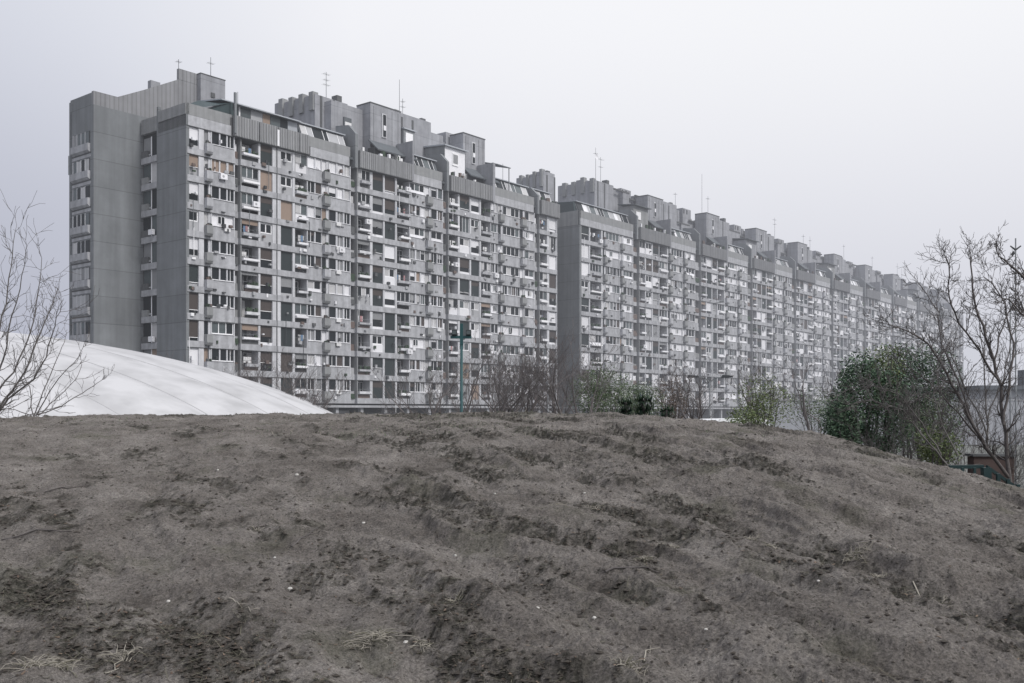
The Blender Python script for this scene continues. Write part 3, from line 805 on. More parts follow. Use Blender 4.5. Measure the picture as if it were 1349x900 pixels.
leafm = scatter('leaf_litter', 14000, .004, .014, 'leaf_dead', 'leaf', 2); tag(leafm, 'small dead leaf fragments lying over the brown slope', 'leaf litter', kind='stuff')
tag(scatter('dry_stalks', 34000, .01, .07, 'straw_dark', 'stalk', 3, True), 'thin dead grass stalks lying flat on the slope', 'dead grass', kind='stuff')
# short grass along the crest
def turf():
    r = random.Random(8); m = MB()
    for i in range(5200):
        y = r.uniform(11.5, 17.5); x = r.uniform(-.56*y, .56*y)
        if vnoise(np.array([x*.7+3]), np.array([y*.9]))[0] < .58: continue
        z = hz(x, y) if False else None
        m.v.append((x, y, r.random()))
    pts = np.array(m.v); z, d, l = hzs(pts[:,0], pts[:,1]); mm = MB()
    for (x, y, q_), zz in zip(pts, z):
        h = .015+.035*q_; a = r.uniform(0, 6.28); dx, dy = math.cos(a)*.006, math.sin(a)*.006
        mm.face([(x-dx,y-dy,zz-.01),(x+dx,y+dy,zz-.01),(x+r.uniform(-.02,.02),y,zz+h)], 'leaf_pale' if q_ < .6 else 'straw')
    return mm
tag(part('short_grass', turf(), None), 'short sparse grass growing along the crest of the bare slope', 'grass', kind='stuff')

def PX(px, py):                 # where the sight line meets the slope
    Y_ = np.linspace(3.2, 17, 700); X_ = (px-674.5)/F*Y_; z, _, _ = hzs(X_, Y_)
    yp = 542-(z-HC)/Y_*F; i = int(np.argmin(np.abs(yp-py)+ (Y_>16)*50)); return float(X_[i]), float(Y_[i]), float(z[i])
def tuft(px, py, size, n, label, group=None, mt='straw', flat=.5, seed=0):
    r = random.Random(seed+px); x, y, z = PX(px, py); m = MB()
    for i in range(int(n*1.7)):
        a = r.uniform(0, 6.28); l = size*r.uniform(.35, 1.1); bx, by = r.gauss(0, size*.28), r.gauss(0, size*.2)
        up = r.uniform(.1, 1)*(1-flat)+.12; p = Vector((bx, by, hz(x+bx, y+by)-z)); pts = [p.copy()]
        for k in range(3):
            p = p+Vector((math.cos(a)*(1-up), math.sin(a)*(1-up), (up if k < 1 else (up*.2 if k < 2 else -.25*flat))))*l/3
            p.z = max(p.z, hz(x+p.x, y+p.y)-z+.006); a += r.uniform(-.5,.5); pts.append(p.copy())
        w = .0011+.0022*r.random()
        m.path(pts, w, w*.4, mt if r.random() < .8 else 'straw_dark', 4)
    o = part('grass_tuft', m, None, True); o.location = (x, y, z); tag(o, label, 'grass tuft', group)
tuft(490, 838, .17, 70, 'pale dry root clump, the largest tuft low on the left half of the slope', 'dry tufts on the slope', flat=.75)
tuft(340, 700, .06, 10, 'tiny dry tuft left of the middle of the slope', 'dry tufts on the slope')
for i, (px, py, sz) in enumerate(((735,665,.09),(990,712,.10),(880,722,.12),(850,737,.10),(1135,730,.13),(1200,745,.13),(1160,760,.08),(555,850,.09),(1120,738,.08),(1015,720,.08),(600,790,.06),(1185,612,.2),(785,672,.1))):
    tuft(px, py, sz, 26, 'small straw-coloured dry grass tuft on the bare brown slope', 'small dry grass tufts', flat=.6, seed=i)
tuft(1220, 800, .20, 40, 'spread clump of dry stalks beside a hollow near the right edge', 'dry tufts on the slope', flat=.55)
tuft(830, 880, .14, 26, 'thin dry stalks sticking up at the bottom edge right of the middle', 'dry tufts on the slope', flat=.3)
tuft(60, 880, .22, 60, 'tangled dry stalks in the bottom left corner of the slope', 'dry tufts on the slope', flat=.7)
tuft(160, 868, .14, 24, 'dry bent stalks beside the tangle at the bottom left', 'dry tufts on the slope', flat=.6)
def twig(px, py, px2, py2, label, r0=.006, mt='straw', seed=0):
    r = random.Random(px*3+seed); a = PX(px, py); b = PX(px2, py2); m = MB(); n = 7; pts = []
    for i in range(n):
        t = i/(n-1); x = a[0]+(b[0]-a[0])*t+r.uniform(-.012,.012); y = a[1]+(b[1]-a[1])*t+r.uniform(-.015,.015)
        pts.append(Vector((x-a[0], y-a[1], hz(x, y)-a[2]+.008)))
    m.path(pts, r0, r0*.4, mt, 5)
    for k in (2,4):
        d = (pts[k+1]-pts[k]).normalized(); s_ = r.choice((-1,1)); e = pts[k]+Vector((d.x-d.y*s_*.7, d.y+d.x*s_*.7, .05))*.08
        m.tube(pts[k], e, r0*.6, r0*.3, mt, 4)
    o = part('twig', m, None, True); o.location = a; tag(o, label, 'twig', 'twigs on the slope')
twig(0,712,95,702,'long dark twig lying flat at the left edge of the slope', .008,'bark')
twig(385,722,418,695,'dark curved twig on the slope above the largest dry clump', .005,'bark')
twig(140,890,168,848,'pale twig low at the bottom left', .004)
twig(800,752,866,756,'dark straight stick lying in the middle of the slope', .008,'bark')
twig(845,872,862,852,'short pale twig at the bottom edge', .004)
twig(300,788,330,808,'short pale twig in the left half of the slope', .004)
twig(1205,770,1232,800,'pale bent twig near the right edge', .005)
twig(60,650,120,640,'dark thin twig high on the left of the slope', .006,'bark')
for i, (px, py) in enumerate(((382,775),(201,660),(391,627),(652,651),(362,735),(479,689),(535,844),(600,733),(708,804),(783,816),(287,620),(770,650),(222,792),(1078,768),(930,830))):
    x, y, z = PX(px, py); r = random.Random(i); m = MB(); s_ = r.uniform(.008,.016)
    ring = []
    for a in range(7): ring.append((s_*math.cos(a*.9)*r.uniform(.8,1.3), s_*math.sin(a*.9)*r.uniform(.7,1.1)))
    m.face([(p[0]*.6,p[1]*.6,s_*.6) for p in ring], 'pebble')
    for a in range(7):
        p, q_ = ring[a], ring[(a+1)%7]
        m.face([(p[0],p[1],0),(q_[0],q_[1],0),(q_[0]*.6,q_[1]*.6,s_*.6),(p[0]*.6,p[1]*.6,s_*.6)], 'pebble')
        m.face([(q_[0],q_[1],0),(p[0],p[1],0),(p[0]*.7,p[1]*.7,-s_)], 'pebble')
    o = part('pebble', m, None); o.location = (x, y, z+.003); tag(o, 'small whitish pebble lying on the brown soil', 'pebble', 'whitish pebbles')

# ------------------------------------------------------------------ white air dome
def dome():
    m = bpy.data.materials.new('membrane'); m.use_nodes = True; nt = m.node_tree; N = nt.nodes; L = nt.links; b = N['Principled BSDF']
    b.inputs['Roughness'].default_value = .55; b.inputs['Specular IOR Level'].default_value = .3
    tc = N.new('ShaderNodeTexCoord'); n = N.new('ShaderNodeTexNoise'); n.inputs['Scale'].default_value = .5; n.inputs['Detail'].default_value = 6
    L.new(tc.outputs['Object'], n.inputs['Vector']); r = N.new('ShaderNodeValToRGB')
    r.color_ramp.elements[0].position = .3; r.color_ramp.elements[0].color = (.29,.29,.30,1); r.color_ramp.elements[1].position = .6; r.color_ramp.elements[1].color = (.40,.40,.415,1)
    L.new(n.outputs['Fac'], r.inputs[0]); L.new(r.outputs[0], b.inputs['Base Color']); MATS['membrane'] = m
    mat('seam', (.29,.29,.30), .7, .15)
    root = empty('air_dome', (-38.74, 65.04, 0), 'large white inflated sports hall dome with curved seams beyond the slope on the left', 'sports dome', rz=-.46)
    A, B, H = 32.3, 22.2, 8.72
    nu, nv = 240, 200
    seams = [-16.5,-12,-7.5,-3,1.5,6,10.5,15]
    U_, V_ = np.meshgrid(np.linspace(0, math.pi, nu), np.linspace(-math.pi/2, math.pi/2, nv))
    # section arcs in x-z planes; their size follows the plan curve along y
    yv = B*np.sin(V_); sc = np.clip(np.cos(V_), 0, 1)**.67
    e, ez = 1.26, 1.29; cx = np.sign(np.cos(U_))*np.abs(np.cos(U_))**e; cz = np.abs(np.sin(U_))**ez
    pinch = np.ones_like(yv)
    for s_ in seams: pinch -= .011*np.exp(-((yv-s_)/.45)**2)
    Xd = A*sc*cx*pinch; Zd = H*sc*cz*pinch
    P = np.stack([Xd, yv, Zd], -1).reshape(-1, 3)
    i0 = (np.arange(nv-1)[:, None]*nu+np.arange(nu-1)[None, :]).ravel()
    md = bpy.data.meshes.new('membrane'); md.from_pydata(P.tolist(), [], np.stack([i0, i0+1, i0+nu+1, i0+nu], -1).tolist()); md.materials.append(m)
    md.polygons.foreach_set('use_smooth', [True]*len(md.polygons)); link('membrane', md, root)
    for s_ in seams:
        sm = MB(); c = math.sqrt(max(0, 1-(s_/B)**2))**.67*.9885
        pts = []
        for i in range(81):
            u = math.pi*i/80; pts.append((A*c*math.copysign(abs(math.cos(u))**e, math.cos(u)), s_, H*c*abs(math.sin(u))**ez))
        sm.path(pts, .045, .045, 'seam', 5); part('seam', sm, root, True)
    bs = MB(); n = 64
    for i in range(n):
        a, b_ = 2*math.pi*i/n, 2*math.pi*(i+1)/n
        q1 = lambda t, k: (A*k*math.cos(t)*1.0, B*k*math.sin(t))
        (x0,y0),(x1,y1) = q1(a,1.005), q1(b_,1.005)
        bs.face([(x0,y0,0),(x1,y1,0),(x1,y1,.35),(x0,y0,.35)], 'dark_concrete')
    part('base_strip', bs, root)
dome()

# ------------------------------------------------------------------ trees
def branch(m, p, d, L_, r0, depth, rng, mt, spread=.6, up=.15, kink=.25, sides=5, minr=.004, twigs=3):
    n = 4 if depth > 0 else 3; pts = [p.copy()]; q_ = p.copy(); dd_ = d.normalized(); dirs = []
    for i in range(n):
        dd_ = (dd_+Vector((rng.gauss(0,kink),rng.gauss(0,kink),rng.gauss(0,kink)+up))).normalized()
        q_ = q_+dd_*L_/n; pts.append(q_.copy()); dirs.append(dd_.copy())
    r1 = max(minr*.7, r0*.5)
    m.path(pts, r0, r1, mt, sides)
    if depth <= 0: return
    k = twigs+(rng.random() < .5)
    for i in range(k):
        j = rng.randint(1, n); t = dirs[j-1]
        ax = Vector((rng.gauss(0,1),rng.gauss(0,1),rng.gauss(0,1))).cross(t).normalized()
        nd = (t+ax*spread*rng.uniform(.6,1.4)).normalized()
        branch(m, pts[j], nd, L_*rng.uniform(.45,.75), max(minr, r0*(1-.5*j/n)*rng.uniform(.45,.7)), depth-1, rng, mt, spread, up, kink, max(3, sides-1), minr, twigs)
    branch(m, pts[-1], dirs[-1], L_*.7, r1, depth-1, rng, mt, spread, up, kink, max(3, sides-1), minr, twigs)
def limb(m, pts, r0, r1, rng, mt, tw, depth=2, tl=.5, minr=.004, sides=6, up=.1, every=1.0):
    pts = [Vector(p) for p in pts]; fine = []
    for a, b in zip(pts[:-1], pts[1:]):
        for i in range(3): fine.append(a.lerp(b, i/3)+Vector((rng.gauss(0,.012),rng.gauss(0,.02),rng.gauss(0,.012)))*(0 if (a is pts[0] and i == 0) else (b-a).length*1.5))
    fine.append(pts[-1]); m.path(fine, r0, r1, mt, sides)
    n = len(fine)
    for i in range(2, n):
        t = (fine[i]-fine[i-1]).normalized(); r = r0+(r1-r0)*i/(n-1)
        for k in range(tw if rng.random() < every else 0):
            ax = Vector((rng.gauss(0,1),rng.gauss(0,1),rng.gauss(0,1))).cross(t).normalized()
            branch(m, fine[i], (t+ax*rng.uniform(.6,1.3)).normalized(), tl*rng.uniform(.5,1.2), max(minr, r*.5), depth, rng, mt, .7, up, .25, 4, minr, 2)
def bare_tree(px, Y_, top_py, label, seed, group=None, mt='bark_far', stems=3, lean=0, depth=4, minr=.012, spread=.55, name='bare_tree', z0=0, trunk_h=1.2, r0=.09, cat='tree'):
    rng = random.Random(seed); b = W(px, 542, Y_); b.z = z0; Ht = W(px, top_py, Y_).z-z0
    root = empty(name, b, label, cat, group)
    t = MB(); c = MB(); tp = Vector((lean*.3, 0, min(trunk_h, Ht*.25)))
    t.path([Vector((0,0,-.3)), tp*.5+Vector((.03,0,0)), tp], r0*1.3, r0, mt, 7)
    for i in range(stems):
        a = 2*math.pi*(i+rng.random()*.6)/stems
        d = Vector((math.cos(a)*.38+lean*.5, math.sin(a)*.38, 1))
        branch(c, tp, d, Ht*rng.uniform(.36,.48), r0*.8, depth, rng, mt, spread, .1, .16, 5, minr, 2)
    # keep the crown at the height it should have
    mz = max(v[2] for v in c.v); k = Ht/mz if mz > 0 else 1
    c.v = [(x, y, tp.z+(z-tp.z)*(Ht-tp.z)/(mz-tp.z)) for x, y, z in c.v]
    part('trunk', t, root, True); part('crown', c, root, True)
    return root
GT = 'bare trees in front of the apartment blocks'
SC = 26
for i, (px, Y_, ty, lab, st, ln, sp) in enumerate((
    (300,72,462,'bare grey tree behind the dome, leftmost in front of the near block',4,0,.55),
    (345,70,468,'bare tree rising behind the dome beside the leftmost one',4,.1,.55),
    (372,66,458,'taller bare tree just above the low end of the dome',4,.2,.6),
    (405,64,492,'low bare tree above the tip of the dome',3,.3,.6),
    (580,56,482,'thin bare tree just left of the teal lamp post',3,-.8,.5),
    (597,58,488,'thin low bare tree right behind the teal lamp post',3,-.2,.5),
    (622,50,450,'bare dark tree immediately right of the teal lamp post',4,0,.5),
    (640,54,462,'spreading bare tree second to the right of the teal lamp post',4,.5,.55),
    (680,64,470,'bare greyish tree midway between lamp post and block corner',5,-.2,.6),
    (712,52,465,'leaning bare tree in front of the right end of the near block',4,-.9,.6),
    (748,50,452,'bare tree leaning left against the blank end wall of the far block',3,-.7,.45),
    (762,50,440,'tall bare tree standing against the blank end wall of the far block',3,-.15,.42),
    (790,70,488,'bare tree right of the blank end wall',4,0,.6),
    (887,74,482,'brownish bare tree in front of the far block facade',5,0,.6),
    (912,64,498,'grey bare thicket tree left of the double street lamp',5,.2,.6),
    (1000,80,470,'bare tree far back in front of the far block',5,0,.6),
    (655,72,478,'fine twiggy bare tree behind the spreading one',5,.1,.6),
    (730,76,480,'fine twiggy bare tree close before the near block corner',5,0,.6),
    (1062,46,470,'small bare tree between the light green tree and the evergreen shrub',3,.7,.6),
    (1140,85,478,'bare grey tree far behind the evergreen shrub',5,0,.6))):
    bare_tree(px, Y_, ty-SC if px > 500 else ty-6, lab, 100+i, GT, 'bark_far', min(st, 4), ln, 4, .0075 if Y_ < 60 else .009, sp, r0=.10 if Y_ < 60 else .12)

def leaves(m, centre, rad, n, size, mt, rng, lob=.35, hollow=.35, seed=0):
    lobes = [Vector((rng.uniform(-1,1), rng.uniform(-1,1), rng.uniform(-.7,1))) for _ in range(12)]
    k = 0
    while k < n:
        d = Vector((rng.gauss(0,1), rng.gauss(0,1), rng.gauss(0,1))).normalized()
        b = max(d.dot(l.normalized()) for l in lobes)
        lim = 1-lob+lob*max(0, (b-.6)/.4)+rng.gauss(0,.03)
        t = lim*(hollow+(1-hollow)*rng.random()**.6)
        p = Vector(centre)+Vector((d.x*rad[0], d.y*rad[1], d.z*rad[2]))*t
        if p.z < 0.02: continue
        a = Vector((rng.gauss(0,1), rng.gauss(0,1), rng.gauss(0,.6))).normalized(); c = a.cross(Vector((rng.gauss(0,1),rng.gauss(0,1),rng.gauss(0,1)))).normalized()
        s_ = size*rng.uniform(.6,1.3)
        m.face([p-a*s_, p-c*s_*.4, p+a*s_, p+c*s_*.4], mt); k += 1
def shrub(name, px, Y_, py0, py1, wpx, n, size, mt, label, seed, cat='shrub', group=None, z0=0, stems=7, hollow=.3, lob=.4):
    rng = random.Random(seed); top = W(px, py0, Y_).z; bot = W(px, py1, Y_).z
    base = Vector(((px-674.5)/F*Y_, Y_, z0)); root = empty(name, base, label, cat, group)
    rx = wpx/F*Y_/2; cz = (top+bot)/2-z0; rz = (top-bot)/2
    f = MB(); leaves(f, (0,0,cz), (rx, rx*.85, rz), n, size, mt, rng, lob, hollow)
    s_ = MB()
    for i in range(stems):
        a = rng.uniform(0, 6.28); e = Vector((math.cos(a)*rx*.55, math.sin(a)*rx*.5, cz+rz*rng.uniform(-.2,.6)))
        limb(s_, [Vector((math.cos(a)*.1, math.sin(a)*.1, -.2)), e*.5+Vector((0,0,.1)), e], .035, .01, rng, 'bark', 1, 1, rx*.4, .005)
    part('foliage', f, root); part('stem', s_, root, True)
    return root
G = hz
def gz(px, Y_): return max(0, hz((px-674.5)/F*Y_, Y_)) if Y_ < 33 else 0
shrub('evergreen_shrub', 1143, 24, 456, 622, 132, 14000, .040, 'leaf_evergreen', 'large dense dark evergreen shrub at the right end of the crest', 31, z0=gz(1138,24), hollow=.5, lob=.55)
shrub('evergreen_shrub', 1205, 25.5, 432, 625, 135, 14000, .038, 'leaf_evergreen', 'taller dark evergreen shrub behind the dense one, partly screened by bare branches', 32, z0=gz(1195,25.5), hollow=.3, lob=.6)
shrub('evergreen_shrub', 1110, 23, 512, 615, 62, 4800, .038, 'leaf_evergreen', 'low dark evergreen shrub on the left flank of the large dense one', 38, z0=gz(1108,23), hollow=.4, lob=.5)
shrub('evergreen_shrub', 1165, 24.2, 446, 560, 76, 3000, .038, 'leaf_light', 'olive green leafy shrub top between the two large evergreen shrubs', 39, z0=gz(1165,24.6), hollow=.3, lob=.6)
shrub('leafy_bush', 1232, 20, 560, 625, 75, 1500, .035, 'leaf_light', 'small yellow green bush beside the handrail', 33, 'bush', z0=gz(1232,20))
shrub('leafy_bush', 1228, 21.5, 510, 625, 90, 2600, .03, 'leaf_pale', 'dull green bush under the bare tree left of the handrail', 36, 'bush', z0=gz(1228,21.5), hollow=.1)
shrub('young_tree', 1006, 28, 484, 580, 92, 2800, .035, 'leaf_light', 'young tree with sparse light green leaves behind the crest', 34, 'tree', z0=gz(1006,28), stems=9, hollow=.1)
shrub('leafy_bush', 985, 26, 528, 585, 85, 2000, .035, 'leaf_light', 'low light green bush at the foot of the young tree', 35, 'bush', z0=gz(985,26), hollow=.1)
shrub('pale_shrub', 790, 62, 476, 560, 100, 7000, .065, 'leaf_pale', 'pale green leafing tree in front of the far block, right of the blank wall', 41, 'tree', hollow=.1)
shrub('pale_shrub', 840, 66, 492, 570, 80, 4600, .065, 'leaf_pale', 'smaller pale green leafing tree behind the dark spiky bushes', 42, 'tree', hollow=.1)
shrub('pale_shrub', 1075, 60, 505, 575, 90, 2200, .06, 'leaf_pale', 'pale thin shrub far back left of the evergreen shrub', 43, 'bush', hollow=.1)
shrub('brown_thicket', 888, 70, 488, 570, 60, 2400, .06, 'leaf_dead', 'brown thicket of dead leaves in front of the far block', 44, 'bush', hollow=.1)
def yucca(px, Y_, py0, label, seed, rad):
    rng = random.Random(seed); b = W(px, 542, Y_); b.z = 0; root = empty('spiky_bush', b, label, 'bush', 'dark spiky bushes'); top = W(px, py0, Y_).z
    t = MB(); t.path([(0,0,-.2),(.03,0,top*.4),(0,0,top-rad*.6)], .12, .1, 'bark', 7); f = MB()
    for h in (top-rad*.7, top-rad*1.5, top-rad*2.0):
        for i in range(130):
            d = Vector((rng.gauss(0,1), rng.gauss(0,1), rng.gauss(.2,.8))).normalized(); c = d.cross(Vector((0,0,1))).normalized()*.035
            o = Vector((rng.gauss(0,rad*.35),0,h)); f.face([o-c, o+c, o+d*rad*rng.uniform(.6,1.1)], 'leaf_yucca')
    part('trunk', t, root, True); part('foliage', f, root)
yucca(824, 48, 522, 'dark green spiky bush, left of the three on the crest line', 51, .5)
yucca(848, 47, 517, 'dark green spiky bush, the tallest of the three on the crest line', 52, .55)
yucca(878, 46, 533, 'dark green spiky bush, right and lowest of the three on the crest line', 53, .42)

# right hand bare trees, limb by limb
def limbs(name, label, base, Y_, lst, seed, mt='bark', tl=.45, tw=2, depth=2, minr=.0055, cat='tree', group=None, dy=.0, every=.9):
    rng = random.Random(seed); bw = W(base[0], base[1], Y_); g0 = gz(base[0], Y_)
    root = empty(name, (bw.x, bw.y, g0), label, cat, group); o = Vector((bw.x, bw.y, g0)); t = MB(); c = MB()
    t.path([Vector((0,0,-.25)), Vector((0,0,(bw.z-g0)*.5)), bw-o], lst[0][1]*1.35, lst[0][1]*1.05, mt, 8)
    for pts, r0, r1, yo in lst:
        n = len(pts); P_ = [W(px, py, Y_+yo*i/(n-1))-o for i, (px, py) in enumerate(pts)]
        limb(c, P_, r0*.75, r1*.8, rng, mt, tw, depth, tl, minr, every=every)
    part('trunk', t, root, True); part('crown', c, root, True)
limbs('bare_tree', 'large bare tree with crooked upright limbs at the right edge above the handrail', (1331,640), 19.5, [
    ([(1331,640),(1326,590),(1318,530),(1310,475),(1293,430),(1283,395),(1279,350),(1278,335)], .055, .012, .6),
    ([(1328,628),(1300,590),(1283,562),(1262,520),(1240,478),(1222,452),(1196,436),(1172,428)], .05, .010, -1.0),
    ([(1322,560),(1328,510),(1336,455),(1323,400),(1306,372),(1296,365)], .035, .010, 1.2),
    ([(1315,500),(1290,462),(1262,425),(1250,390),(1250,350),(1246,340)], .03, .009, -.6),
    ([(1283,562),(1262,500),(1240,455),(1235,410),(1212,375)], .028, .008, .8),
    ([(1310,475),(1320,430),(1335,400),(1349,385)], .022, .008, .5),
    ([(1300,590),(1262,545),(1225,505),(1192,480)], .026, .008, -.8)], 61, tl=.34, minr=.0045)
limbs('bare_tree', 'bare tree whose upper branches reach in from the right edge', (1400,640), 18.5, [
    ([(1400,640),(1395,540),(1385,450),(1360,375),(1335,353),(1316,338),(1311,322)], .06, .008, .5),
    ([(1395,540),(1375,470),(1352,420),(1330,395),(1315,392)], .035, .008, -.6),
    ([(1390,500),(1365,440),(1349,410),(1338,380)], .03, .008, .6)], 62, tl=.25)
limbs('bare_tree', 'slender bare stems leaning left in front of the evergreen shrub', (1250,615), 17.6, [
    ([(1250,615),(1225,585),(1202,558),(1192,548),(1200,530),(1215,522)], .022, .008, .3),
    ([(1240,600),(1215,560),(1185,520),(1150,508),(1120,512)], .018, .006, .5),
    ([(1262,600),(1240,560),(1232,520),(1236,470)], .018, .006, .5),
    ([(1225,585),(1190,540),(1150,528),(1128,530)], .012, .005, .2)], 63, 'bark_grey', tl=.3, tw=2)
limbs('bare_tree', 'pale thin bare tree behind the large one at the right edge', (1302,600), 24, [
    ([(1302,600),(1300,540),(1296,480),(1290,420)], .035, .010, .5),
    ([(1300,560),(1320,500),(1332,450),(1340,420)], .025, .008, .5),
    ([(1302,580),(1275,520),(1255,470),(1240,440)], .028, .008, -.5)], 64, 'bark_grey', tl=.6)
def thicket(px, Y_, wpx, py0, n, label, seed):
    rng = random.Random(seed); g0 = gz(px, Y_); b = Vector(((px-674.5)/F*Y_, Y_, g0)); root = empty('bare_shrub', b, label, 'shrub', 'bare shrubs at the right'); top = W(px, py0, Y_).z-g0; rx = wpx/F*Y_/2; st = MB(); tw = MB()
    for i in range(n):
        a = rng.uniform(-1, 1); p = Vector((a*rx*.8, rng.uniform(-.5,.5), -.1)); d = Vector((a*.5+rng.gauss(0,.3), rng.gauss(0,.3), 1)); L_ = top*rng.uniform(.35,.55)
        st.path([p, p+d.normalized()*L_*.15, p+d.normalized()*L_*.3], .018, .012, 'bark_grey', 5)
        branch(tw, p+d.normalized()*L_*.28, d, L_*.8, .012, 3, rng, 'bark_grey', .6, .1, .22, 4, .0045, 2)
    part('stem', st, root, True); part('twigs', tw, root, True)
thicket(1180, 21, 90, 500, 9, 'tangled pale bare shrub in front of the evergreens', 81)
thicket(1245, 21.5, 90, 480, 12, 'tangled bare shrub between evergreens and the large bare tree', 82)
thicket(1300, 23, 90, 470, 12, 'tangled bare shrub behind the large bare tree at the right edge', 83)
thicket(1345, 22, 70, 500, 9, 'tangled bare shrub at the right edge beyond the handrail', 84)
# left hand bare trees
limbs('bare_tree', 'bare tree at the left edge with long slanting branches in front of the dome', (-40,600), 17, [
    ([(-40,600),(-10,550),(15,515),(38,480),(52,440),(70,400),(76,380)], .035, .006, .5),
    ([(-25,570),(10,525),(45,500),(60,470),(72,430),(82,400)], .028, .006, -.4),
    ([(-40,580),(-20,500),(-5,450),(8,400),(14,350),(20,305)], .03, .006, .4),
    ([(-20,560),(0,490),(12,440),(25,380),(34,330)], .025, .006, -.3),
    ([(-30,590),(10,556),(45,545),(80,535)], .02, .005, .2),
    ([(-15,530),(20,490),(40,440),(50,390),(55,340)], .024, .006, .5)], 71, 'bark_grey', tl=.42, tw=2, depth=1, minr=.004, every=.9)
limbs('bare_sapling', 'multi-stemmed bare sapling on the crest in front of the dome', (45,548), 15.8, [
    ([(45,548),(58,515),(72,480),(82,458),(88,438)], .014, .004, .3),
    ([(47,548),(65,515),(85,490),(104,470),(112,450)], .014, .004, -.2),
    ([(48,546),(80,535),(108,518),(128,505),(138,498)], .013, .004, .2),
    ([(50,548),(75,525),(100,500),(108,480)], .012, .004, .4),
    ([(44,548),(40,510),(28,490),(20,480)], .012, .004, .0),
    ([(42,548),(20,540),(0,538)], .012, .004, .0)], 72, 'bark_grey', tl=.25, tw=1, depth=1, minr=.0035, cat='sapling', every=.6)

# ------------------------------------------------------------------ lamps, poles, rail, walls
def post(name, px, Y_, py_top, r, mt, label, cat, build=None, group=None):
    b = W(px, 542, Y_); b.z = 0; h = W(px, py_top, Y_).z; root = empty(name, b, label, cat, group)
    m = MB(); m.tube((0,0,-.2), (0,0,.9), r*1.5, r*1.4, mt, 10); m.tube((0,0,.9), (0,0,h), r, r*.8, mt, 10); part('pole', m, root, True)
    if build: build(root, h)
    return root
def flood(root, h):
    m = MB(); m.box(-.5,.45,-.06,.06,h-.62,h-.5,'teal_paint'); m.box(-.07,.07,-.07,.07,h-.9,h+.05,'teal_paint'); part('crossarm', m, root)
    for x in (-.44,.2):
        m = MB(); m.prism([(-.12,h-.48),(.08,h-.5),(.1,h-.26),(-.15,h-.24)], x, x+.24, 'dark_metal'); m.box(x+.03,x+.21,-.165,-.14,h-.44,h-.28,'mid_glass'); part('floodlight', m, root)
post('lamp_post', 608, 45, 428, .075, 'teal_paint', 'tall teal painted lamp post with two floodlights before the near block', 'lamp post', flood)
def two(root, h):
    for s_ in (-1,1):
        m = MB(); m.path([(0,0,h-.1),(s_*.3,0,h+.25),(s_*.9,0,h+.32)], .045,.03,'grey_metal',6)
        a = part('arm', m, root, True); l = MB()
        x0, x1 = sorted((s_*.8, s_*1.6)); l.prism([(x0,h+.26),(x1,h+.30),(x1,h+.42),(x0+.1,h+.48)], -.14, .14, 'dark_metal', 'y'); part('lamp_head', l, root)
post('street_lamp', 935, 70, 503, .07, 'grey_metal', 'grey street lamp with two heads in front of the far block', 'street lamp', two)
def one(root, h):
    m = MB(); m.path([(0,0,h-.05),(.15,0,h+.2),(.7,0,h+.3)], .04,.03,'grey_metal',6); part('arm', m, root, True)
    l = MB(); l.prism([(.6,h+.24),(1.2,h+.28),(1.15,h+.4),(.7,h+.42)], -.12,.12,'grey_metal','y'); part('lamp_head', l, root)
post('street_lamp', 868, 95, 395, .045, 'grey_panel', 'tall slender pale street lamp before the far block left of the double lamp', 'street lamp', one)
post('street_lamp', 939, 105, 402, .045, 'grey_panel', 'tall slender pale street lamp rising behind the double lamp', 'street lamp', one)
def cap(root, h):
    m = MB(); m.tube((0,0,h-.02),(0,0,h+.18),.12,.14,'white_panel',8); m.tube((0,0,h+.18),(0,0,h+.26),.2,.05,'grey_metal',8); part('lamp_head', m, root, True)
post('street_lamp', 722, 58, 508, .06, 'grey_metal', 'short grey post lamp in front of the near block corner', 'street lamp', cap)
def mastb(root, h):
    m = MB(); z = h-.35
    for s_ in (-1,1): m.tube((0,0,z),(s_*.16,0,z+.12),.03,.02,'dark_metal',5)
    m.prism([(-.03,z-.12),(-.1,z-.2),(-.14,z-.12),(-.05,z-.02)],-.02,.02,'dark_metal','y'); part('bracket', m, root)
post('mast', 1338, 30, 314, .025, 'grey_metal', 'thin dark mast rising behind the bare trees at the right edge', 'mast', mastb)
post('utility_pole', 1331, 60, 395, .05, 'grey_metal', 'faint grey pole standing behind the bare trees at the right edge', 'pole')

# handrail
Yr = 12.9
b0 = W(1250, 613, Yr); g0 = gz(1250, Yr); rt = empty('handrail', (b0.x, b0.y, g0), 'dark green metal handrail of a stairway dropping behind the slope at the right edge', 'handrail')
o = Vector((b0.x, b0.y, g0)); pts = [W(1250,613,Yr), W(1300,613,Yr-.1), W(1352,641,Yr-.4), W(1390,662,Yr-.6)]
m = MB()
for a, b in zip(pts[:-1], pts[1:]):
    a = a-o; b = b-o; d = (b-a)
    for oz in (0,): m.prism([(a.x,a.z-.045),(b.x,b.z-.045),(b.x,b.z+.0),(a.x,a.z)], a.y-.03, a.y+.03, 'rail_paint', 'y')
part('top_rail', m, rt)
for px, py, w_ in ((1253,613,.02),(1268,613,.015),(1284,613,.015),(1299,613,.05),(1315,621,.02),(1328,628,.02),(1341,635,.02),(1354,642,.02),(1372,652,.02)):
    p = W(px, py, Yr-.1 if px <= 1299 else Yr-.25)-o; m = MB(); m.box(p.x-w_, p.x+w_, p.y-w_, p.y+w_, p.z-1.0, p.z-.03, 'rail_paint'); part('post', m, rt)
p = W(1305, 596, 21); q_ = hz(p.x, 21)
m = MB(); m.box(-.42,.42,-.15,.15,-1.8,-.08,'brick'); 
wl = empty('brick_wall', (p.x, 21, p.z), 'low red brick wall behind the handrail', 'wall')
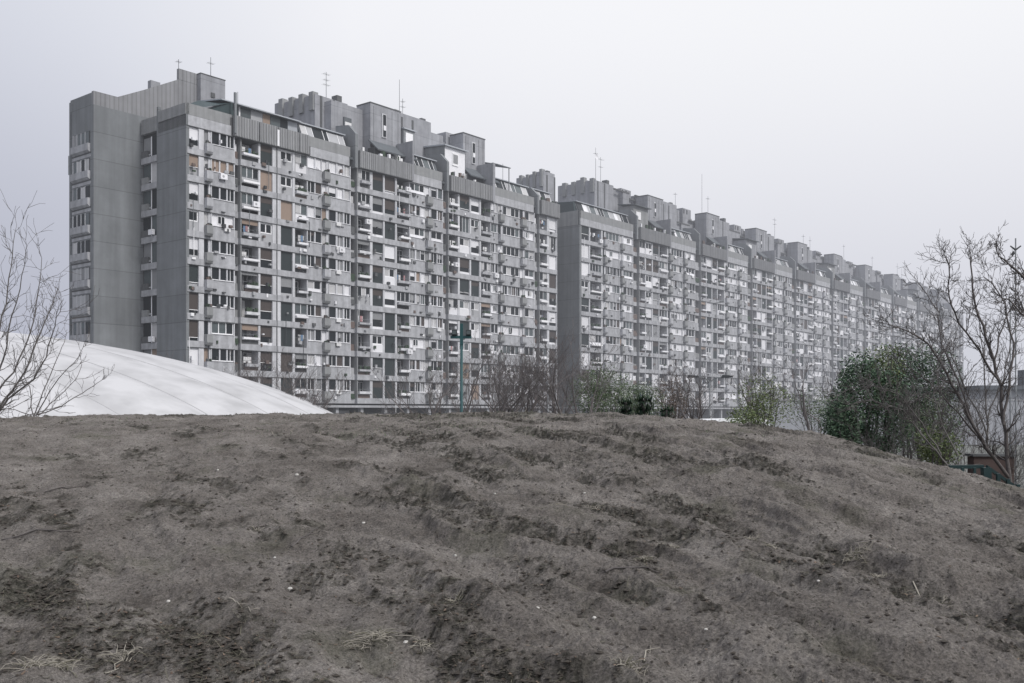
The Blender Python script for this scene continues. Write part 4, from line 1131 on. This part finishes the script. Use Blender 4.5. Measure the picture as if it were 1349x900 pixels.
part('masonry', m, wl); m = MB(); m.box(-.46,.46,-.19,.19,-.08,-.03,'dark_concrete'); part('coping', m, wl)
# grey hall far right
p = W(1292, 508, 120); m = MB(); hgt = p.z
gb = empty('low_building', (p.x, 120, 0), 'low pale grey building with a dark flat roof edge at the far right', 'building')
m.box(0, 40, 0, 25, 0, hgt-.5, 'far_plaster'); 
for i in range(9): m.box(1+i*4.2, 1.12+i*4.2, -.04, -.0, 0, hgt-.5, 'grey_panel')
part('wall', m, gb); m = MB(); m.box(-.6, 40.6, -.8, 25.5, hgt-.5, hgt, 'far_roof'); part('roof', m, gb)
for i in range(4):
    m = MB(); m.box(2+i*8.4, 4.6+i*8.4, -.08, -.045, 1.5, 3.4, 'mid_glass'); m.box(1.9+i*8.4, 4.7+i*8.4, -.1, -.082, 1.3, 1.5, 'white_frame'); part('window', m, gb)
m = MB(); m.box(9, 14, 3, 9, hgt, hgt+2.2, 'far_roof'); part('roof_hut', m, gb)
# far wall behind the trees
p = W(1110, 528, 95); gb = empty('boundary_wall', (p.x-8, 95, 0), 'long pale boundary wall behind the shrubs on the right', 'wall')
m = MB(); m.box(0, 26, 0, .3, 0, p.z, 'far_plaster'); part('masonry', m, gb); m = MB(); m.box(-.1, 26.1, -.06, .36, p.z, p.z+.12, 'band_concrete'); part('coping', m, gb)
# fence line in front of the near block
p0 = W(430, 545, 78); fe = empty('mesh_fence', (p0.x, 78, 0), 'dark wire fence running below the near block behind the crest', 'fence')
m = MB(); m.tube((0,0,3.02),(26,0,3.02),.03,.03,'dark_metal',5)
for i in range(53): m.tube((i*.5,0,.1),(i*.5,0,3.0),.012,.012,'dark_metal',3)
for i in range(10): m.tube((0,0,.2+i*.3),(26,0,.2+i*.3),.012,.012,'dark_metal',3)
part('wire_panel', m, fe)
for i in range(11):
    m = MB(); m.tube((i*2.6,0,0),(i*2.6,0,3.12),.05,.05,'dark_metal',6); part('post', m, fe)
# parked white van, mostly hidden by the crest
def van(px, Y_):
    b = W(px, 542, Y_); rt = empty('white_van', (b.x, b.y, 0), 'white van parked below the far block, only its roof showing above the crest', 'van', rz=R(25))
    m = MB(); m.prism([(-2.6,.35),(-2.65,1.1),(-2.2,1.45),(-1.5,2.55),(-1.1,2.75),(2.4,2.8),(2.6,2.5),(2.65,.35)], -.95, .95, 'car_white', 'y'); part('body', m, rt)
    for s_ in (-1,1):
        m = MB(); y = .952*s_; m.face([(-1.9,y,1.55),(-.9,y,1.55),(-.9,y,2.3),(-1.45,y,2.3)], 'dark_glass'); m.face([(-.7,y,1.55),(2.3,y,1.55),(2.3,y,2.3),(-.7,y,2.3)], 'dark_glass'); part('window', m, rt)
        for x in (-1.7,1.6):
            m = MB(); m.tube((x,s_*.75,.36),(x,s_*.97,.36),.36,.36,'rubber',16); part('wheel', m, rt)
van(955, 60)

# ------------------------------------------------------------------ haze, sky, sun, camera
hm = bpy.data.materials.new('haze'); hm.use_nodes = True; nt = hm.node_tree
for n in list(nt.nodes):
    if n.type != 'OUTPUT_MATERIAL': nt.nodes.remove(n)
out = [n for n in nt.nodes if n.type == 'OUTPUT_MATERIAL'][0]
DEN = .0015; HAZE = (.56,.575,.64)
ab = nt.nodes.new('ShaderNodeVolumeAbsorption'); ab.inputs['Color'].default_value = (0,0,0,1); ab.inputs['Density'].default_value = DEN
em = nt.nodes.new('ShaderNodeEmission'); em.inputs['Color'].default_value = (*HAZE,1); em.inputs['Strength'].default_value = DEN
ad = nt.nodes.new('ShaderNodeAddShader'); nt.links.new(ab.outputs[0], ad.inputs[0]); nt.links.new(em.outputs[0], ad.inputs[1]); nt.links.new(ad.outputs[0], out.inputs['Volume'])
m = MB(); m.box(-200, 420, 72, 900, .02, 70, 'brick'); ho = part('haze', m, None); ho.data.materials.clear(); ho.data.materials.append(hm)
tag(ho, kind='structure')

w = bpy.data.worlds.new('World'); scene.world = w; w.use_nodes = True; nt = w.node_tree; N = nt.nodes; L = nt.links
bg = N['Background']
EL, AZ = R(42), R(55)       # the veiled sun: behind the camera, to the right
sk = N.new('ShaderNodeTexSky'); sk.sky_type = 'NISHITA'; sk.sun_disc = False; sk.sun_elevation = EL; sk.sun_rotation = R(125); sk.dust_density = 6
bw = N.new('ShaderNodeRGBToBW'); L.new(sk.outputs[0], bw.inputs[0])
tc = N.new('ShaderNodeTexCoord'); sep = N.new('ShaderNodeSeparateXYZ'); L.new(tc.outputs['Generated'], sep.inputs[0])
def ramp(f, stops):
    r = N.new('ShaderNodeValToRGB'); e = r.color_ramp.elements
    while len(e) < len(stops): e.new(.5)
    for el, (p, c) in zip(e, stops): el.position = p; el.color = (*c, 1)
    L.new(f, r.inputs[0]); return r.outputs[0]
hor = N.new('ShaderNodeMapRange'); L.new(sep.outputs[0], hor.inputs[0]); hor.inputs[1].default_value = -.5; hor.inputs[2].default_value = .5
lo = ramp(hor.outputs[0], [(0,(.41,.43,.53)),(.12,(.45,.47,.575)),(.30,(.66,.67,.75)),(.5,(.81,.815,.88)),(1,(.83,.835,.895))])
hi = ramp(hor.outputs[0], [(0,(.65,.675,.76)),(.15,(.76,.78,.85)),(.35,(.93,.935,.97)),(.7,(.96,.965,.99)),(1,(.96,.965,.99))])
ef = N.new('ShaderNodeMapRange'); ef.interpolation_type = 'SMOOTHSTEP'; L.new(sep.outputs[2], ef.inputs[0]); ef.inputs[1].default_value = .08; ef.inputs[2].default_value = .38
azm = N.new('ShaderNodeMixRGB'); L.new(ef.outputs[0], azm.inputs[0]); L.new(lo, azm.inputs[1]); L.new(hi, azm.inputs[2]); az = azm.outputs[0]
mz = N.new('ShaderNodeMapRange'); L.new(sep.outputs[2], mz.inputs[0]); mz.inputs[1].default_value = .42; mz.inputs[2].default_value = 1.0; mz.inputs[3].default_value = 1.0; mz.inputs[4].default_value = 1.9
cl = N.new('ShaderNodeTexNoise'); cl.inputs['Scale'].default_value = 1.6; cl.inputs['Detail'].default_value = 4; L.new(tc.outputs['Generated'], cl.inputs['Vector'])
cm = N.new('ShaderNodeMath'); cm.operation = 'MULTIPLY_ADD'; L.new(cl.outputs['Fac'], cm.inputs[0]); cm.inputs[1].default_value = .06; cm.inputs[2].default_value = .97
def mul(a, b):
    n = N.new('ShaderNodeVectorMath'); n.operation = 'MULTIPLY'; L.new(a, n.inputs[0]); L.new(b, n.inputs[1]); return n.outputs[0]
c = mul(az, mz.outputs[0]); c = mul(c, cm.outputs[0])
# a little of the daylight sky is added to the cloud layer
sc_ = N.new('ShaderNodeVectorMath'); sc_.operation = 'SCALE'; L.new(bw.outputs[0], sc_.inputs[0]); sc_.inputs['Scale'].default_value = .004
ad = N.new('ShaderNodeVectorMath'); ad.operation = 'ADD'; L.new(c, ad.inputs[0]); L.new(sc_.outputs[0], ad.inputs[1])
L.new(ad.outputs[0], bg.inputs['Color']); bg.inputs['Strength'].default_value = 1.0

sun = bpy.data.lights.new('sun', 'SUN'); sun.energy = 2.4; sun.angle = R(10); sun.color = (1,.97,.93)
so = link('sun', sun); dv = Vector((-math.sin(R(125)), -math.cos(R(125)), -math.tan(EL))); so.rotation_euler = dv.to_track_quat('-Z','Y').to_euler()
cam = bpy.data.cameras.new('camera'); co_ = link('camera', cam); co_.location = (0,0,HC); co_.rotation_euler = (R(90),0,0)
cam.sensor_width = 36; cam.lens = 36*F/1349; cam.shift_y = 92/1349; cam.clip_end = 12000; cam.clip_start = .1
scene.camera = co_
scene.view_settings.view_transform = 'Standard'; scene.view_settings.look = 'None'; scene.view_settings.exposure = 0
cy = scene.cycles
try:
    cy.use_denoising = True; cy.max_bounces = 6; cy.diffuse_bounces = 3; cy.glossy_bounces = 2; cy.transparent_max_bounces = 8; cy.volume_bounces = 0
    cy.caustics_reflective = False; cy.caustics_refractive = False
except Exception: pass
